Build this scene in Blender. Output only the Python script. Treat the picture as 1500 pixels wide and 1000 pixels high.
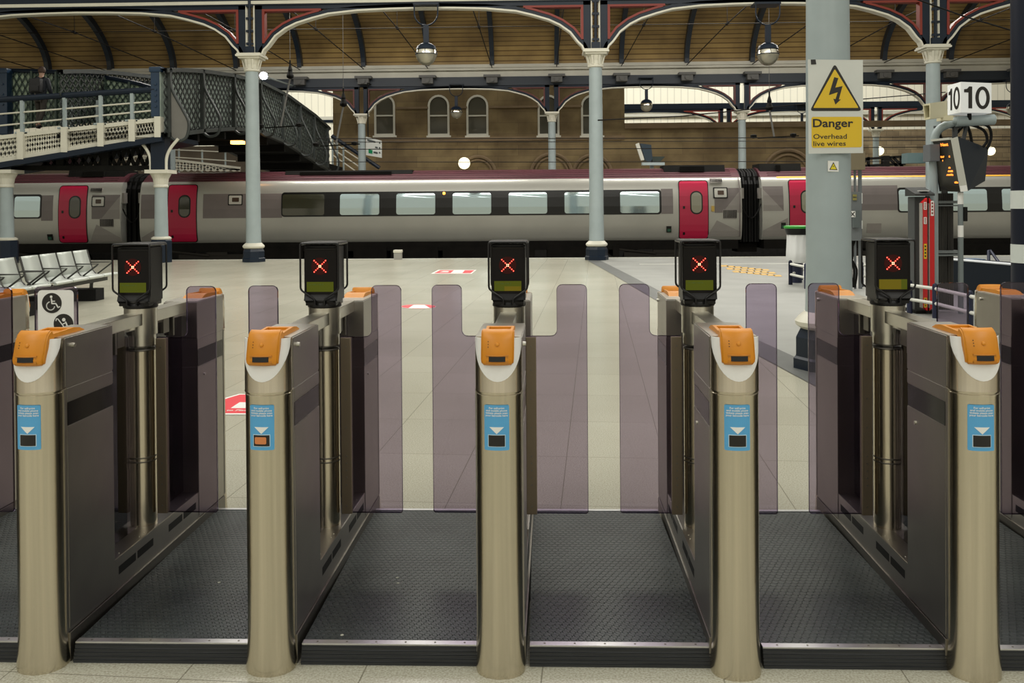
import bpy, bmesh, math, random
from mathutils import Vector, Matrix
random.seed(7)
R = math.radians
for o in list(bpy.data.objects): bpy.data.objects.remove(o)
SC = bpy.context.scene
COL = SC.collection

# ------------------------------------------------------------------ camera
CAM_H = 1.57; FPX = 1300.0; YAW = R(1.76); ROLL = R(0.42); PITCH = R(0.5); HOR = 300.2
AXY = HOR + FPX * math.tan(PITCH)
cd = bpy.data.cameras.new('camera'); cam = bpy.data.objects.new('camera', cd); COL.objects.link(cam)
cd.sensor_width = 36; cd.lens = 36 * FPX / 1500; cd.shift_y = -(500 - AXY) / 1500
cd.clip_end = 300; cd.clip_start = .05
CM = Matrix.Rotation(YAW, 4, 'Z') @ Matrix.Rotation(R(90) - PITCH, 4, 'X') @ Matrix.Rotation(-ROLL, 4, 'Z')
cam.matrix_world = Matrix.Translation((0, 0, CAM_H)) @ CM
SC.camera = cam
def ray(px, py): return CM.to_3x3() @ Vector(((px - 750) / FPX, (AXY - py) / FPX, -1))
def at(px, py, Y):
    d = ray(px, py); d = d * (Y / d.y); return Vector((d.x, Y, CAM_H + d.z))
def atX(px, py, X):
    d = ray(px, py); d = d * (X / d.x); return Vector((X, d.y, CAM_H + d.z))
def atZ(px, py, z=0.0):
    d = ray(px, py); d = d * ((z - CAM_H) / d.z); return Vector((d.x, d.y, z))

# ------------------------------------------------------------------ light
SC.view_settings.view_transform = 'Standard'; SC.view_settings.look = 'None'
SC.view_settings.gamma = 1; SC.view_settings.use_curve_mapping = False
SC.view_settings.exposure = 0.42
W = bpy.data.worlds.new('hall_daylight'); SC.world = W; W.use_nodes = True
nt = W.node_tree; bg = nt.nodes['Background']
tc = nt.nodes.new('ShaderNodeTexCoord'); sp = nt.nodes.new('ShaderNodeSeparateXYZ'); rp = nt.nodes.new('ShaderNodeValToRGB')
nt.links.new(tc.outputs['Generated'], sp.inputs[0]); nt.links.new(sp.outputs['Z'], rp.inputs[0]); 
yr = nt.nodes.new('ShaderNodeMapRange'); yr.inputs['From Min'].default_value = -.9; yr.inputs['From Max'].default_value = .1; yr.inputs['To Min'].default_value = 1.15; yr.inputs['To Max'].default_value = .62
mxw = nt.nodes.new('ShaderNodeVectorMath'); mxw.operation = 'SCALE'
nt.links.new(sp.outputs['Y'], yr.inputs['Value']); nt.links.new(rp.outputs[0], mxw.inputs[0]); nt.links.new(yr.outputs[0], mxw.inputs['Scale']); nt.links.new(mxw.outputs[0], bg.inputs[0])
rp.color_ramp.elements[0].position = 0.0; rp.color_ramp.elements[0].color = (.62, .56, .42, 1)
rp.color_ramp.elements[1].position = .55; rp.color_ramp.elements[1].color = (.95, .95, .86, 1)
e = rp.color_ramp.elements.new(.12); e.color = (.60, .56, .45, 1)
bg.inputs[1].default_value = 0.62
def area(name, loc, size, size_y, power, rot=(0, 0, 0), col=(1, .96, .88)):
    l = bpy.data.lights.new(name, 'AREA'); l.shape = 'RECTANGLE'; l.size = size; l.size_y = size_y; l.energy = power; l.color = col
    o = bpy.data.objects.new(name, l); COL.objects.link(o); o.location = loc; o.rotation_euler = rot; return o
area('concourse_roof_light', (-4, -1.5, 6.5), 1.2, 9, 150)
area('concourse_roof_light', (4, -1.5, 6.5), 1.2, 9, 150)
area('concourse_roof_light', (0, 8, 9), 12, 4, 330)
area('concourse_roof_light', (0, 17, 9.5), 16, 4, 900)
area('shed_fill_light', (-8, 34, 11.3), 14, 3, 1700)  # unseen fill lamps added under the vault to brighten the shed
area('shed_fill_light', (10, 34, 11.3), 14, 3, 1700)

# ------------------------------------------------------------------ materials
MATS = {}
def mat(name, col, rough=.5, metal=0.0, emit=0.0, ecol=None, spec=.5, var=0.0, vscale=6.0, bump=0.0, stretch=(1, 1, 1), coat=0.0):
    if name in MATS: return MATS[name]
    m = bpy.data.materials.new(name); m.use_nodes = True; n = m.node_tree; b = n.nodes['Principled BSDF']
    b.inputs['Base Color'].default_value = (*col, 1); b.inputs['Roughness'].default_value = rough
    b.inputs['Metallic'].default_value = metal; b.inputs['Specular IOR Level'].default_value = spec
    b.inputs['Coat Weight'].default_value = coat
    if emit:
        b.inputs['Emission Color'].default_value = (*(ecol or col), 1); b.inputs['Emission Strength'].default_value = emit
    if var or bump:
        t = n.nodes.new('ShaderNodeTexCoord'); mp = n.nodes.new('ShaderNodeMapping'); mp.inputs['Scale'].default_value = stretch
        nz = n.nodes.new('ShaderNodeTexNoise'); nz.inputs['Scale'].default_value = vscale; nz.inputs['Detail'].default_value = 5
        n.links.new(t.outputs['Object'], mp.inputs[0]); n.links.new(mp.outputs[0], nz.inputs[0])
        if var:
            rr = n.nodes.new('ShaderNodeValToRGB'); rr.color_ramp.elements[0].position = .3; rr.color_ramp.elements[1].position = .7
            rr.color_ramp.elements[0].color = (*[c * (1 - var) for c in col], 1); rr.color_ramp.elements[1].color = (*[min(1, c * (1 + var)) for c in col], 1)
            n.links.new(nz.outputs['Fac'], rr.inputs[0]); n.links.new(rr.outputs[0], b.inputs['Base Color'])
        if bump:
            bp = n.nodes.new('ShaderNodeBump'); bp.inputs['Strength'].default_value = bump; bp.inputs['Distance'].default_value = .01
            n.links.new(nz.outputs['Fac'], bp.inputs['Height']); n.links.new(bp.outputs[0], b.inputs['Normal'])
    MATS[name] = m; return m
def glassmat(name, tint, gloss=.04, rough=.02):
    if name in MATS: return MATS[name]
    m = bpy.data.materials.new(name); m.use_nodes = True; n = m.node_tree; n.nodes.remove(n.nodes['Principled BSDF'])
    out = n.nodes['Material Output']; tr = n.nodes.new('ShaderNodeBsdfTransparent'); gl = n.nodes.new('ShaderNodeBsdfGlossy')
    mx = n.nodes.new('ShaderNodeMixShader'); fr = n.nodes.new('ShaderNodeFresnel'); fr.inputs[0].default_value = 1.45
    tr.inputs[0].default_value = (*tint, 1); gl.inputs['Roughness'].default_value = rough; gl.inputs[0].default_value = (.95, .95, 1, 1)
    n.links.new(fr.outputs[0], mx.inputs[0]); n.links.new(tr.outputs[0], mx.inputs[1]); n.links.new(gl.outputs[0], mx.inputs[2])
    n.links.new(mx.outputs[0], out.inputs[0]); MATS[name] = m; return m
STEEL = mat('brushed_steel', (.62, .56, .44), .22, 1.0, var=.10, vscale=7, stretch=(9, 9, .12))
STEEL_D = mat('satin_steel_panel', (.37, .35, .32), .36, 1.0, var=.07, vscale=5, stretch=(1, 1, 1))
STEEL_L = mat('bright_steel', (.62, .60, .53), .28, 1.0, var=.05, vscale=8)
STEEL_T = mat('pale_steel_top', (.50, .48, .43), .34, 1.0)
STRIP = mat('bronze_steel', (.26, .21, .15), .45, .9)
SMOKE = glassmat('smoked_panel', (.34, .32, .34)); PADDLE = glassmat('tinted_paddle_glass', (.70, .645, .735))
CLEAR = glassmat('clear_plastic', (.93, .93, .90)); EDGE = mat('glass_edge', (.12, .08, .14), .2)
ORANGE = mat('orange_plastic', (.60, .22, .004), .42, var=.05, vscale=20)
ORANGE_D = mat('orange_recess', (.50, .19, .01), .5)
COWL = mat('white_moulding', (.78, .78, .76), .3)
BLACK = mat('black_plastic', (.004, .0036, .0036), .35, spec=.3); BLACK2 = mat('black_rubber', (.006, .006, .006), .7, spec=.2)
CAGE = mat('black_tube', (.006, .006, .007), .3, spec=.4)
DISC = mat('dark_red_lens', (.03, .002, .002), .2, emit=.008, ecol=(.5, 0, 0), spec=.2)
LED = mat('red_led', (1, .1, .05), .3, emit=4, ecol=(1, .045, .03)); LEDC = mat('red_led_core', (1, .6, .4), .3, emit=4, ecol=(1, .3, .15))
LCD = mat('lcd_green', (.02, .028, .002), .4, emit=.13, ecol=(.30, .33, .01), spec=.2); LCD_Y = mat('lcd_yellow', (.03, .025, .002), .4, emit=.17, ecol=(.46, .34, .01), spec=.2)
LCDTXT = mat('lcd_dark_text', (.02, .04, .0), .5, emit=.10, ecol=(.2, .26, 0))
BLUE = mat('sticker_blue', (.09, .36, .65), .4); WHITE = mat('paper_white', (.80, .80, .76), .45); PANE = mat('scanner_black', (.008, .007, .006), .1)
RED = mat('sticker_red', (.72, .035, .05), .5); YEL = mat('sign_yellow', (.70, .47, .015), .4); INK = mat('ink_black', (.012, .010, .008), .5)
SIGNW = mat('sign_white', (.60, .62, .58), .45, var=.04, vscale=3)
NAVY = mat('navy_paint', (.006, .013, .026), .4, spec=.3, var=.15, vscale=2); CREAM = mat('cream_paint', (.66, .64, .54), .45, var=.05, vscale=3)
REDP = mat('oxide_red_paint', (.21, .022, .011), .5); GREYP = mat('pale_grey_paint', (.33, .39, .40), .38, var=.06, vscale=3, bump=.06)
DARK = mat('grimy_dark', (.007, .007, .006), .8, spec=.2, var=.3, vscale=3); WIRE = mat('dark_wire', (.008, .007, .006), .7, spec=.2)

# ------------------------------------------------------------------ mesh helpers
class MB:
    def __init__(s): s.v = []; s.f = []; s.uv = None
    def add(s, vs, fs):
        k = len(s.v); s.v += [Vector(p) for p in vs]; s.f += [[i + k for i in f] for f in fs]; return s
    def box(s, x0, x1, y0, y1, z0, z1, bev=0):
        if bev <= 0:
            return s.add([(x, y, z) for z in (z0, z1) for x, y in ((x0, y0), (x1, y0), (x1, y1), (x0, y1))],
                         [(3, 2, 1, 0), (4, 5, 6, 7), (0, 1, 5, 4), (1, 2, 6, 5), (2, 3, 7, 6), (3, 0, 4, 7)])
        bm = bmesh.new(); bmesh.ops.create_cube(bm, size=1)
        for v in bm.verts: v.co = Vector(((x0 + x1) / 2 + v.co.x * (x1 - x0), (y0 + y1) / 2 + v.co.y * (y1 - y0), (z0 + z1) / 2 + v.co.z * (z1 - z0)))
        bmesh.ops.bevel(bm, geom=bm.edges[:], offset=bev, segments=2, affect='EDGES', profile=.7)
        s.bm(bm); return s
    def bm(s, bm):
        bm.verts.ensure_lookup_table(); bm.verts.index_update(); s.add([v.co.copy() for v in bm.verts], [[v.index for v in f.verts] for f in bm.faces]); bm.free()
    def bar(s, a, b, w, t, up=(0, 0, 1)):
        a, b = Vector(a), Vector(b); d = (b - a).normalized(); up = Vector(up)
        sx = d.cross(up)
        if sx.length < 1e-4: sx = d.cross(Vector((1, 0, 0)))
        sx.normalize(); u = sx.cross(d).normalized(); sx *= t / 2; u *= w / 2
        return s.add([a - sx - u, a + sx - u, a + sx + u, a - sx + u, b - sx - u, b + sx - u, b + sx + u, b - sx + u],
                     [(0, 3, 2, 1), (4, 5, 6, 7), (0, 1, 5, 4), (1, 2, 6, 5), (2, 3, 7, 6), (3, 0, 4, 7)])
    def tube(s, pts, r, seg=10, closed=False, radii=None):
        pts = [Vector(p) for p in pts]; n = len(pts); rings = []; prev = None
        for i, p in enumerate(pts):
            if closed: d = (pts[(i + 1) % n] - pts[i - 1]).normalized()
            elif i == 0: d = (pts[1] - p).normalized()
            elif i == n - 1: d = (p - pts[-2]).normalized()
            else: d = ((pts[i + 1] - p).normalized() + (p - pts[i - 1]).normalized()).normalized()
            if prev is None:
                a = Vector((0, 0, 1)) if abs(d.z) < .9 else Vector((1, 0, 0)); x = d.cross(a).normalized()
            else:
                x = (prev - d * prev.dot(d)).normalized()
            prev = x; y = d.cross(x); rr = radii[i] if radii else r
            rings.append([p + (x * math.cos(t) + y * math.sin(t)) * rr for t in [2 * math.pi * k / seg for k in range(seg)]])
        vs = [v for rg in rings for v in rg]; fs = []
        m = n if closed else n - 1
        for i in range(m):
            for k in range(seg):
                a, b = i * seg + k, i * seg + (k + 1) % seg; j = (i + 1) % n; c, d2 = j * seg + (k + 1) % seg, j * seg + k
                fs.append((a, b, c, d2))
        if not closed: fs += [tuple(range(seg - 1, -1, -1)), tuple((n - 1) * seg + k for k in range(seg))]
        return s.add(vs, fs)
    def cyl(s, a, b, r, seg=20, r2=None): return s.tube([a, b], r, seg, radii=[r, r2 if r2 is not None else r])
    def lathe(s, c, prof, seg=24, sq=False):
        vs = []; fs = []; n = len(prof)
        for r, z in prof:
            for k in range(seg):
                t = 2 * math.pi * k / seg; vs.append((c[0] + r * math.cos(t), c[1] + r * math.sin(t), c[2] + z))
        for i in range(n - 1):
            for k in range(seg): fs.append((i * seg + k, i * seg + (k + 1) % seg, (i + 1) * seg + (k + 1) % seg, (i + 1) * seg + k))
        fs += [tuple(range(seg - 1, -1, -1)), tuple((n - 1) * seg + k for k in range(seg))]
        return s.add(vs, fs)
    def prism(s, poly, axis, a0, a1):
        """poly of 2-D points; axis 'x': (y,z), 'y': (x,z), 'z': (x,y)"""
        def p(q, a): return {'x': (a, q[0], q[1]), 'y': (q[0], a, q[1]), 'z': (q[0], q[1], a)}[axis]
        n = len(poly); vs = [p(q, a0) for q in poly] + [p(q, a1) for q in poly]
        fs = [tuple(range(n)), tuple(range(2 * n - 1, n - 1, -1))] + [(i, i + n, (i + 1) % n + n, (i + 1) % n) for i in range(n)]
        return s.add(vs, fs)
    def grid(s, rows):
        m = len(rows[0]); vs = [p for r in rows for p in r]; fs = []
        for i in range(len(rows) - 1):
            for j in range(m - 1): fs.append((i * m + j, i * m + j + 1, (i + 1) * m + j + 1, (i + 1) * m + j))
        return s.add(vs, fs)
    def xf(s, fn): s.v = [Vector(fn(p)) for p in s.v]; return s
    def build(s, name, m, parent=None, smooth=False, org=None, fixn=True, solid=0.0):
        me = bpy.data.meshes.new(name)
        root = parent
        if parent is not None and org is None:
            org = parent.get('_org', None)
        if parent is None and org is None:
            xs = [p.x for p in s.v]; ys = [p.y for p in s.v]; zs = [p.z for p in s.v]
            org = ((min(xs) + max(xs)) / 2, (min(ys) + max(ys)) / 2, min(zs))
        org = Vector(org) if org is not None else Vector((0, 0, 0))
        me.from_pydata([tuple(p - org) for p in s.v], [], s.f)
        if fixn:
            bm = bmesh.new(); bm.from_mesh(me); bmesh.ops.recalc_face_normals(bm, faces=bm.faces[:])
            if smooth:
                for f in bm.faces: f.smooth = True
                for e in bm.edges:
                    if len(e.link_faces) == 2 and e.calc_face_angle(0) > R(38): e.smooth = False
            bm.to_mesh(me); bm.free()
        if m: me.materials.append(m)
        o = bpy.data.objects.new(name, me); COL.objects.link(o)
        if parent is not None:
            o.parent = parent; o['_org'] = tuple(org)
        else: o.location = org; o['_org'] = tuple(org)
        if solid:
            sm = o.modifiers.new('s', 'SOLIDIFY'); sm.thickness = solid; sm.offset = 0
        return o
def tag(o, label, cat, group=None, kind=None):
    o['label'] = label; o['category'] = cat
    if group: o['group'] = group
    if kind: o['kind'] = kind
    return o
def thing(name, label, cat, loc=(0, 0, 0), group=None):
    o = bpy.data.objects.new(name, None); COL.objects.link(o); o.location = loc; o.empty_display_size = .1; o['_org'] = tuple(loc)
    return tag(o, label, cat, group)
def struct(o): o['kind'] = 'structure'; return o
def copy_tree(o, loc=None, label=None, parent=None):
    c = o.copy(); COL.objects.link(c)
    if parent is not None: c.parent = parent
    if loc is not None:
        c.location = loc
    if label: c['label'] = label
    for ch in list(o.children): copy_tree(ch, None, None, c)
    return c
def rrect(x0, x1, z0, z1, r, n=5):
    pts = []
    for cx, cz, a in ((x1 - r, z1 - r, 0), (x0 + r, z1 - r, 90), (x0 + r, z0 + r, 180), (x1 - r, z0 + r, 270)):
        for k in range(n + 1):
            t = R(a + 90 * k / n); pts.append((cx + r * math.cos(t), cz + r * math.sin(t)))
    return pts
def disc(cx, cz, r, n=28): return [(cx + r * math.cos(2 * math.pi * k / n), cz + r * math.sin(2 * math.pi * k / n)) for k in range(n)]
def text_mb(s, size, bold=0.0, cx=0.5, space=1.0, wscale=1.0, line=1.0):
    """text outline as a flat mesh in x/z, centred horizontally (cx .5) or left aligned (cx 0)"""
    c = bpy.data.curves.new('t', 'FONT'); c.body = s; c.size = size; c.offset = bold; c.space_character = space; c.space_line = line
    c.align_x = 'CENTER' if cx == .5 else 'LEFT'; c.resolution_u = 3; c.extrude = 0
    o = bpy.data.objects.new('t', c); COL.objects.link(o); bpy.context.view_layer.update()
    dg = bpy.context.evaluated_depsgraph_get(); me = bpy.data.meshes.new_from_object(o.evaluated_get(dg))
    mb = MB(); mb.add([(v.co.x * wscale, 0, v.co.y) for v in me.vertices], [list(p.vertices) for p in me.polygons])
    bpy.data.objects.remove(o); bpy.data.meshes.remove(me); bpy.data.curves.remove(c); return mb
def lerp(a, b, t): return a + (b - a) * t
def interp(tab, x):
    if x <= tab[0][0]: return tab[0][1]
    for (a, fa), (b, fb) in zip(tab, tab[1:]):
        if x <= b: return fa + (fb - fa) * (x - a) / (b - a)
    return tab[-1][1]
def smooth_curve(pts, n=8):
    pts = [Vector(p) for p in pts]; out = []
    for i in range(len(pts) - 1):
        p0 = pts[max(i - 1, 0)]; p1 = pts[i]; p2 = pts[i + 1]; p3 = pts[min(i + 2, len(pts) - 1)]
        for k in range(n):
            t = k / n; out.append(.5 * ((2 * p1) + (p2 - p0) * t + (2 * p0 - 5 * p1 + 4 * p2 - p3) * t * t + (3 * p1 - p0 - 3 * p2 + p3) * t ** 3))
    out.append(pts[-1]); return out
# ================================================================== floor and setting
def nodes_of(m): return m.node_tree, m.node_tree.nodes, m.node_tree.links
def floor_mat():
    m = bpy.data.materials.new('terrazzo_tiles'); m.use_nodes = True; t, n, l = nodes_of(m); b = n['Principled BSDF']
    tc = n.new('ShaderNodeTexCoord'); mp = n.new('ShaderNodeMapping'); l.new(tc.outputs['Object'], mp.inputs[0])
    mp.vector_type = 'TEXTURE'; mp.inputs['Rotation'].default_value = (0, 0, R(-3.6)); _p = atZ(822, 740); mp.inputs['Location'].default_value = (_p.x, _p.y, 0)
    br = n.new('ShaderNodeTexBrick'); l.new(mp.outputs[0], br.inputs[0]); br.offset = 0; br.inputs['Scale'].default_value = 1
    br.inputs['Brick Width'].default_value = .6; br.inputs['Row Height'].default_value = .9; br.inputs['Mortar Size'].default_value = .0025; br.inputs['Mortar Smooth'].default_value = .1
    br.inputs['Color1'].default_value = (.53, .525, .445, 1); br.inputs['Color2'].default_value = (.50, .495, .42, 1); br.inputs['Mortar'].default_value = (.27, .26, .21, 1)
    nz = n.new('ShaderNodeTexNoise'); nz.inputs['Scale'].default_value = 130; nz.inputs['Detail'].default_value = 3; l.new(tc.outputs['Object'], nz.inputs[0])
    r1 = n.new('ShaderNodeValToRGB'); l.new(nz.outputs['Fac'], r1.inputs[0]); r1.color_ramp.elements[0].position = .3; r1.color_ramp.elements[1].position = .62
    r1.color_ramp.elements[0].color = (.66, .63, .57, 1); r1.color_ramp.elements[1].color = (1.04, 1.03, 1.0, 1)
    n2 = n.new('ShaderNodeTexNoise'); n2.inputs['Scale'].default_value = .45; n2.inputs['Detail'].default_value = 6; l.new(tc.outputs['Object'], n2.inputs[0])
    r2 = n.new('ShaderNodeValToRGB'); l.new(n2.outputs['Fac'], r2.inputs[0]); r2.color_ramp.elements[0].position = .35; r2.color_ramp.elements[1].position = .65
    r2.color_ramp.elements[0].color = (.86, .86, .84, 1); r2.color_ramp.elements[1].color = (1, 1, 1, 1)
    a = n.new('ShaderNodeMixRGB'); a.blend_type = 'MULTIPLY'; a.inputs[0].default_value = 1; l.new(br.outputs['Color'], a.inputs[1]); l.new(r1.outputs[0], a.inputs[2])
    c = n.new('ShaderNodeMixRGB'); c.blend_type = 'MULTIPLY'; c.inputs[0].default_value = 1; l.new(a.outputs[0], c.inputs[1]); l.new(r2.outputs[0], c.inputs[2])
    l.new(c.outputs[0], b.inputs['Base Color']); b.inputs['Roughness'].default_value = .24; b.inputs['Specular IOR Level'].default_value = .5
    return m
FLOOR = floor_mat()
EDGE_Y = 26.25
struct(MB().box(-34, 34, -9, EDGE_Y, -.25, 0).build('floor', FLOOR, org=(0, 0, 0)))
PLAT = mat('platform_asphalt', (.27, .275, .255), .5, var=.12, vscale=1.3, bump=.02)
BAND = mat('dark_joint_band', (.10, .105, .10), .5, var=.1, vscale=3)
# asphalt area right of a dark band
bp = [atZ(px, py) for px, py in ((868, 380.5), (905, 400), (955, 428), (1010, 458), (1075, 492), (1135, 521), (1190, 549))]
bp.append(bp[-1] + (bp[-1] - bp[-2]) * 4)
cv = smooth_curve(bp, 5); poly = [(p.x, p.y) for p in cv]
mb = MB(); mb.prism([(EDGE_Y + 3, 0)] and poly + [(33, poly[-1][1]), (33, EDGE_Y - .3), (poly[0][0], EDGE_Y - .3)], 'z', .0, .003)
struct(mb.build('trim_1', PLAT))
rows = []
for i, p in enumerate(cv):
    d = (cv[min(i + 1, len(cv) - 1)] - cv[max(i - 1, 0)]).normalized(); nn = Vector((-d.y, d.x, 0)) * .17
    rows.append([(p.x - nn.x, p.y - nn.y, .006), (p.x + nn.x, p.y + nn.y, .006)])
struct(MB().grid(rows).build('trim_2', BAND))
struct(MB().box(-34, 34, EDGE_Y - .32, EDGE_Y, .0, .006).build('trim_3', mat('edge_coping', (.40, .40, .34), .5, var=.1, vscale=2)))
WLINE = mat('floor_line_white', (.66, .66, .60), .5)
yl = atZ(1000, 387).y
tag(MB().box(2.6, 26, yl, yl + .10, .003, .007).build('platform_line', WLINE), 'thin white painted line along the platform edge', 'floor marking')
# track bed between the platforms, rails, far platform
BAL = mat('dark_ballast', (.014, .013, .011), .9, var=.4, vscale=8)
struct(MB().box(-40, 40, EDGE_Y, 37.2, -1.2, -1.05).build('trim_4', BAL))
for y in (28.2, 29.63, 34.2, 35.63):
    struct(MB().box(-38, 38, y - .035, y + .035, -1.05, -.9).build('trim_5' if y < 29 else 'trim_%d' % (6 + int(y) - 29), mat('rail_steel', (.12, .09, .07), .4, .8)))
struct(MB().box(-40, 40, 37.2, 90, -1.2, 0).build('trim_20', mat('far_platform', (.30, .29, .25), .6, var=.1, vscale=1)))
struct(MB().box(-40, 40, 37.12, 37.19, -1.2, -.02).build('trim_25', BAL))  # dark sheet added over the platform face, deepening the shade under the train
# worn yellow paint on the asphalt
def floor_patch(name, pts, m, label, cat, z=.008, parent=None):
    P = [atZ(*p) for p in pts]
    o = MB().prism([(p.x, p.y) for p in P], 'z', .003, z).build(name, m, parent)
    if parent is None: tag(o, label, cat)
    return o
YP = mat('worn_yellow_paint', (.62, .38, .09), .6, var=.2, vscale=6)
root = thing('floor_lettering', 'worn yellow painted lettering on the grey platform surface', 'floor marking', atZ(1090, 397))
for k in range(7):
    x = 1054 + k * 10; y0 = 388.5 + k * 1.0
    for j in range(3):
        floor_patch('letter_stroke', [(x + j * 9, y0 + j * 4.2), (x + j * 9 + 11, y0 + j * 4.2), (x + 14 + j * 9, y0 + 2.2 + j * 4.2), (x + 3 + j * 9, y0 + 2.2 + j * 4.2)], YP, '', '', parent=root)
# red and white stickers
def sticker(pts_out, pts_in, extra, label):
    c = atZ(sum(p[0] for p in pts_out) / len(pts_out), sum(p[1] for p in pts_out) / len(pts_out))
    r = thing('floor_sticker', label, 'floor sticker', c)
    floor_patch('border', pts_out, WHITE, '', '', .005, r); floor_patch('field', pts_in, RED, '', '', .007, r)
    for e in extra: floor_patch('symbol', e, WHITE, '', '', .009, r)
    return r
sticker([(631, 401), (642, 395.3), (698, 395.3), (691, 401)], [(636, 400.3), (645, 396), (695, 396), (689, 400.3)],
        [[(660, 400.2), (665, 396.2), (681, 396.2), (677, 400.2)], [(644, 399), (650, 397.3), (658, 397.5), (656, 399)]], 'small red and white rectangular floor sticker far off near the platform edge')
ov = [(613 + 26 * math.cos(t), 449.3 + 3.2 * math.sin(t)) for t in [2 * math.pi * k / 24 for k in range(24)]]
sticker(ov, [(613 + (x - 613) * .97, 449.3 + (y - 449.3) * .92) for x, y in ov], [[(598, 452), (606, 447.2), (622, 447.2), (630, 452)]], 'oval red and white floor sticker in the middle of the pale floor')
r = sticker([(300, 607.8), (300, 592), (350, 577.5), (420, 577.5), (415, 607.8)], [(300, 606), (300, 594.5), (351, 579), (417, 579), (411, 606)],
        [[(338, 599), (351, 590.5), (372, 590.5), (366, 599)]], 'red floor sticker with white lettering seen between the two leftmost gates')
c = atZ(331, 603.4); tx = text_mb('to Platforms', .058, .0008, cx=0)
tx.xf(lambda p: (c.x + p.x, c.y + p.z * 1.1, .0095)).build('lettering', WHITE, r)
# joints in the raised mat area are built with the gates
# ------------------------------------------------------------------ walls
def stone(name, c1, c2, mo, w=1.3, h=.42, rough=.85):
    m = bpy.data.materials.new(name); m.use_nodes = True; t, n, l = nodes_of(m); b = n['Principled BSDF']
    tc = n.new('ShaderNodeTexCoord'); mp = n.new('ShaderNodeMapping'); l.new(tc.outputs['Object'], mp.inputs[0]); mp.inputs['Rotation'].default_value = (R(90), 0, 0)
    br = n.new('ShaderNodeTexBrick'); l.new(mp.outputs[0], br.inputs[0]); br.inputs['Scale'].default_value = 1
    br.inputs['Brick Width'].default_value = w; br.inputs['Row Height'].default_value = h; br.inputs['Mortar Size'].default_value = .012
    br.inputs['Color1'].default_value = (*c1, 1); br.inputs['Color2'].default_value = (*c2, 1); br.inputs['Mortar'].default_value = (*mo, 1)
    nz = n.new('ShaderNodeTexNoise'); nz.inputs['Scale'].default_value = .55; nz.inputs['Detail'].default_value = 7; l.new(tc.outputs['Object'], nz.inputs[0])
    r1 = n.new('ShaderNodeValToRGB'); l.new(nz.outputs['Fac'], r1.inputs[0]); r1.color_ramp.elements[0].position = .35; r1.color_ramp.elements[1].position = .68
    r1.color_ramp.elements[0].color = (.50, .45, .38, 1); r1.color_ramp.elements[1].color = (1.15, 1.12, 1.02, 1)
    a = n.new('ShaderNodeMixRGB'); a.blend_type = 'MULTIPLY'; a.inputs[0].default_value = 1; l.new(br.outputs['Color'], a.inputs[1]); l.new(r1.outputs[0], a.inputs[2])
    l.new(a.outputs[0], b.inputs['Base Color']); b.inputs['Roughness'].default_value = rough; return m
STONE = stone('brown_sandstone', (.25, .19, .10), (.205, .15, .08), (.16, .118, .065), 2.3, .62)
STONE2 = stone('pale_brick', (.30, .24, .16), (.21, .165, .11), (.12, .10, .07), .8, .3)
TRIMST = mat('sandstone_trim', (.20, .14, .08), .85, var=.2, vscale=1)
YW = 50.0
xl = at(488, 200, YW).x; xr = at(915, 200, YW).x; xrr = at(1262, 200, YW).x; zlow = at(1000, 181, YW).z
# walls built of piers so that windows are real openings
WINS = []
for px0, px1 in ((548, 579), (626.5, 658.5), (683, 715.5), (787.5, 819.5), (851, 883)):
    a = at(px0, 139, YW); b_ = at(px1, 198.5, YW); WINS.append((a.x, b_.x, b_.z, a.z))
def arch_out(x0, x1, z0, z1, n=10):
    r = (x1 - x0) / 2; cx = (x0 + x1) / 2
    return [(x0, z0), (x1, z0)] + [(cx + r * math.cos(R(180 * k / n)), z1 - r + r * math.sin(R(180 * k / n)) * 1.0) for k in range(n + 1)]
mb = MB()
zt = 13; xs = [xl] + [v for w in WINS for v in (w[0], w[1])] + [xr]
for i in range(0, len(xs), 2): mb.box(xs[i], xs[i + 1], YW, YW + .5, 0, zt)
for w in WINS:
    mb.box(w[0], w[1], YW, YW + .5, 0, w[2])
    r_ = (w[1] - w[0]) / 2; cx = (w[0] + w[1]) / 2; n = 10
    for k in range(n):      # voussoir ring filled up to the wall head
        a0, a1 = R(180 * k / n), R(180 * (k + 1) / n)
        p0 = (cx + r_ * math.cos(a0), w[3] - r_ + r_ * math.sin(a0)); p1 = (cx + r_ * math.cos(a1), w[3] - r_ + r_ * math.sin(a1))
        mb.prism([p1, p0, (p0[0], zt), (p1[0], zt)], 'y', YW, YW + .5)
struct(mb.build('wall_back', STONE, org=(0, YW, 0)))
struct(MB().box(xr, 44, YW, YW + .5, 0, zlow).build('wall_back_low', STONE, org=(0, YW, 0)))
mb = MB(); 
for y0, y1, x0, x1 in ((200, 206, xl, xr), (155, 158, at(579, 1, YW).x, at(626, 1, YW).x), (155, 158, at(658, 1, YW).x, at(683, 1, YW).x), (155, 158, at(716, 1, YW).x, at(788, 1, YW).x), (155, 158, at(820, 1, YW).x, at(851, 1, YW).x)):
    mb.box(x0, x1, YW - .1, YW, at(750, y1, YW).z, at(750, y0, YW).z)
mb.box(xr, 44, YW - .12, YW + .6, zlow - .25, zlow + .05)
struct(mb.build('trim_21', TRIMST))
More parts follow.
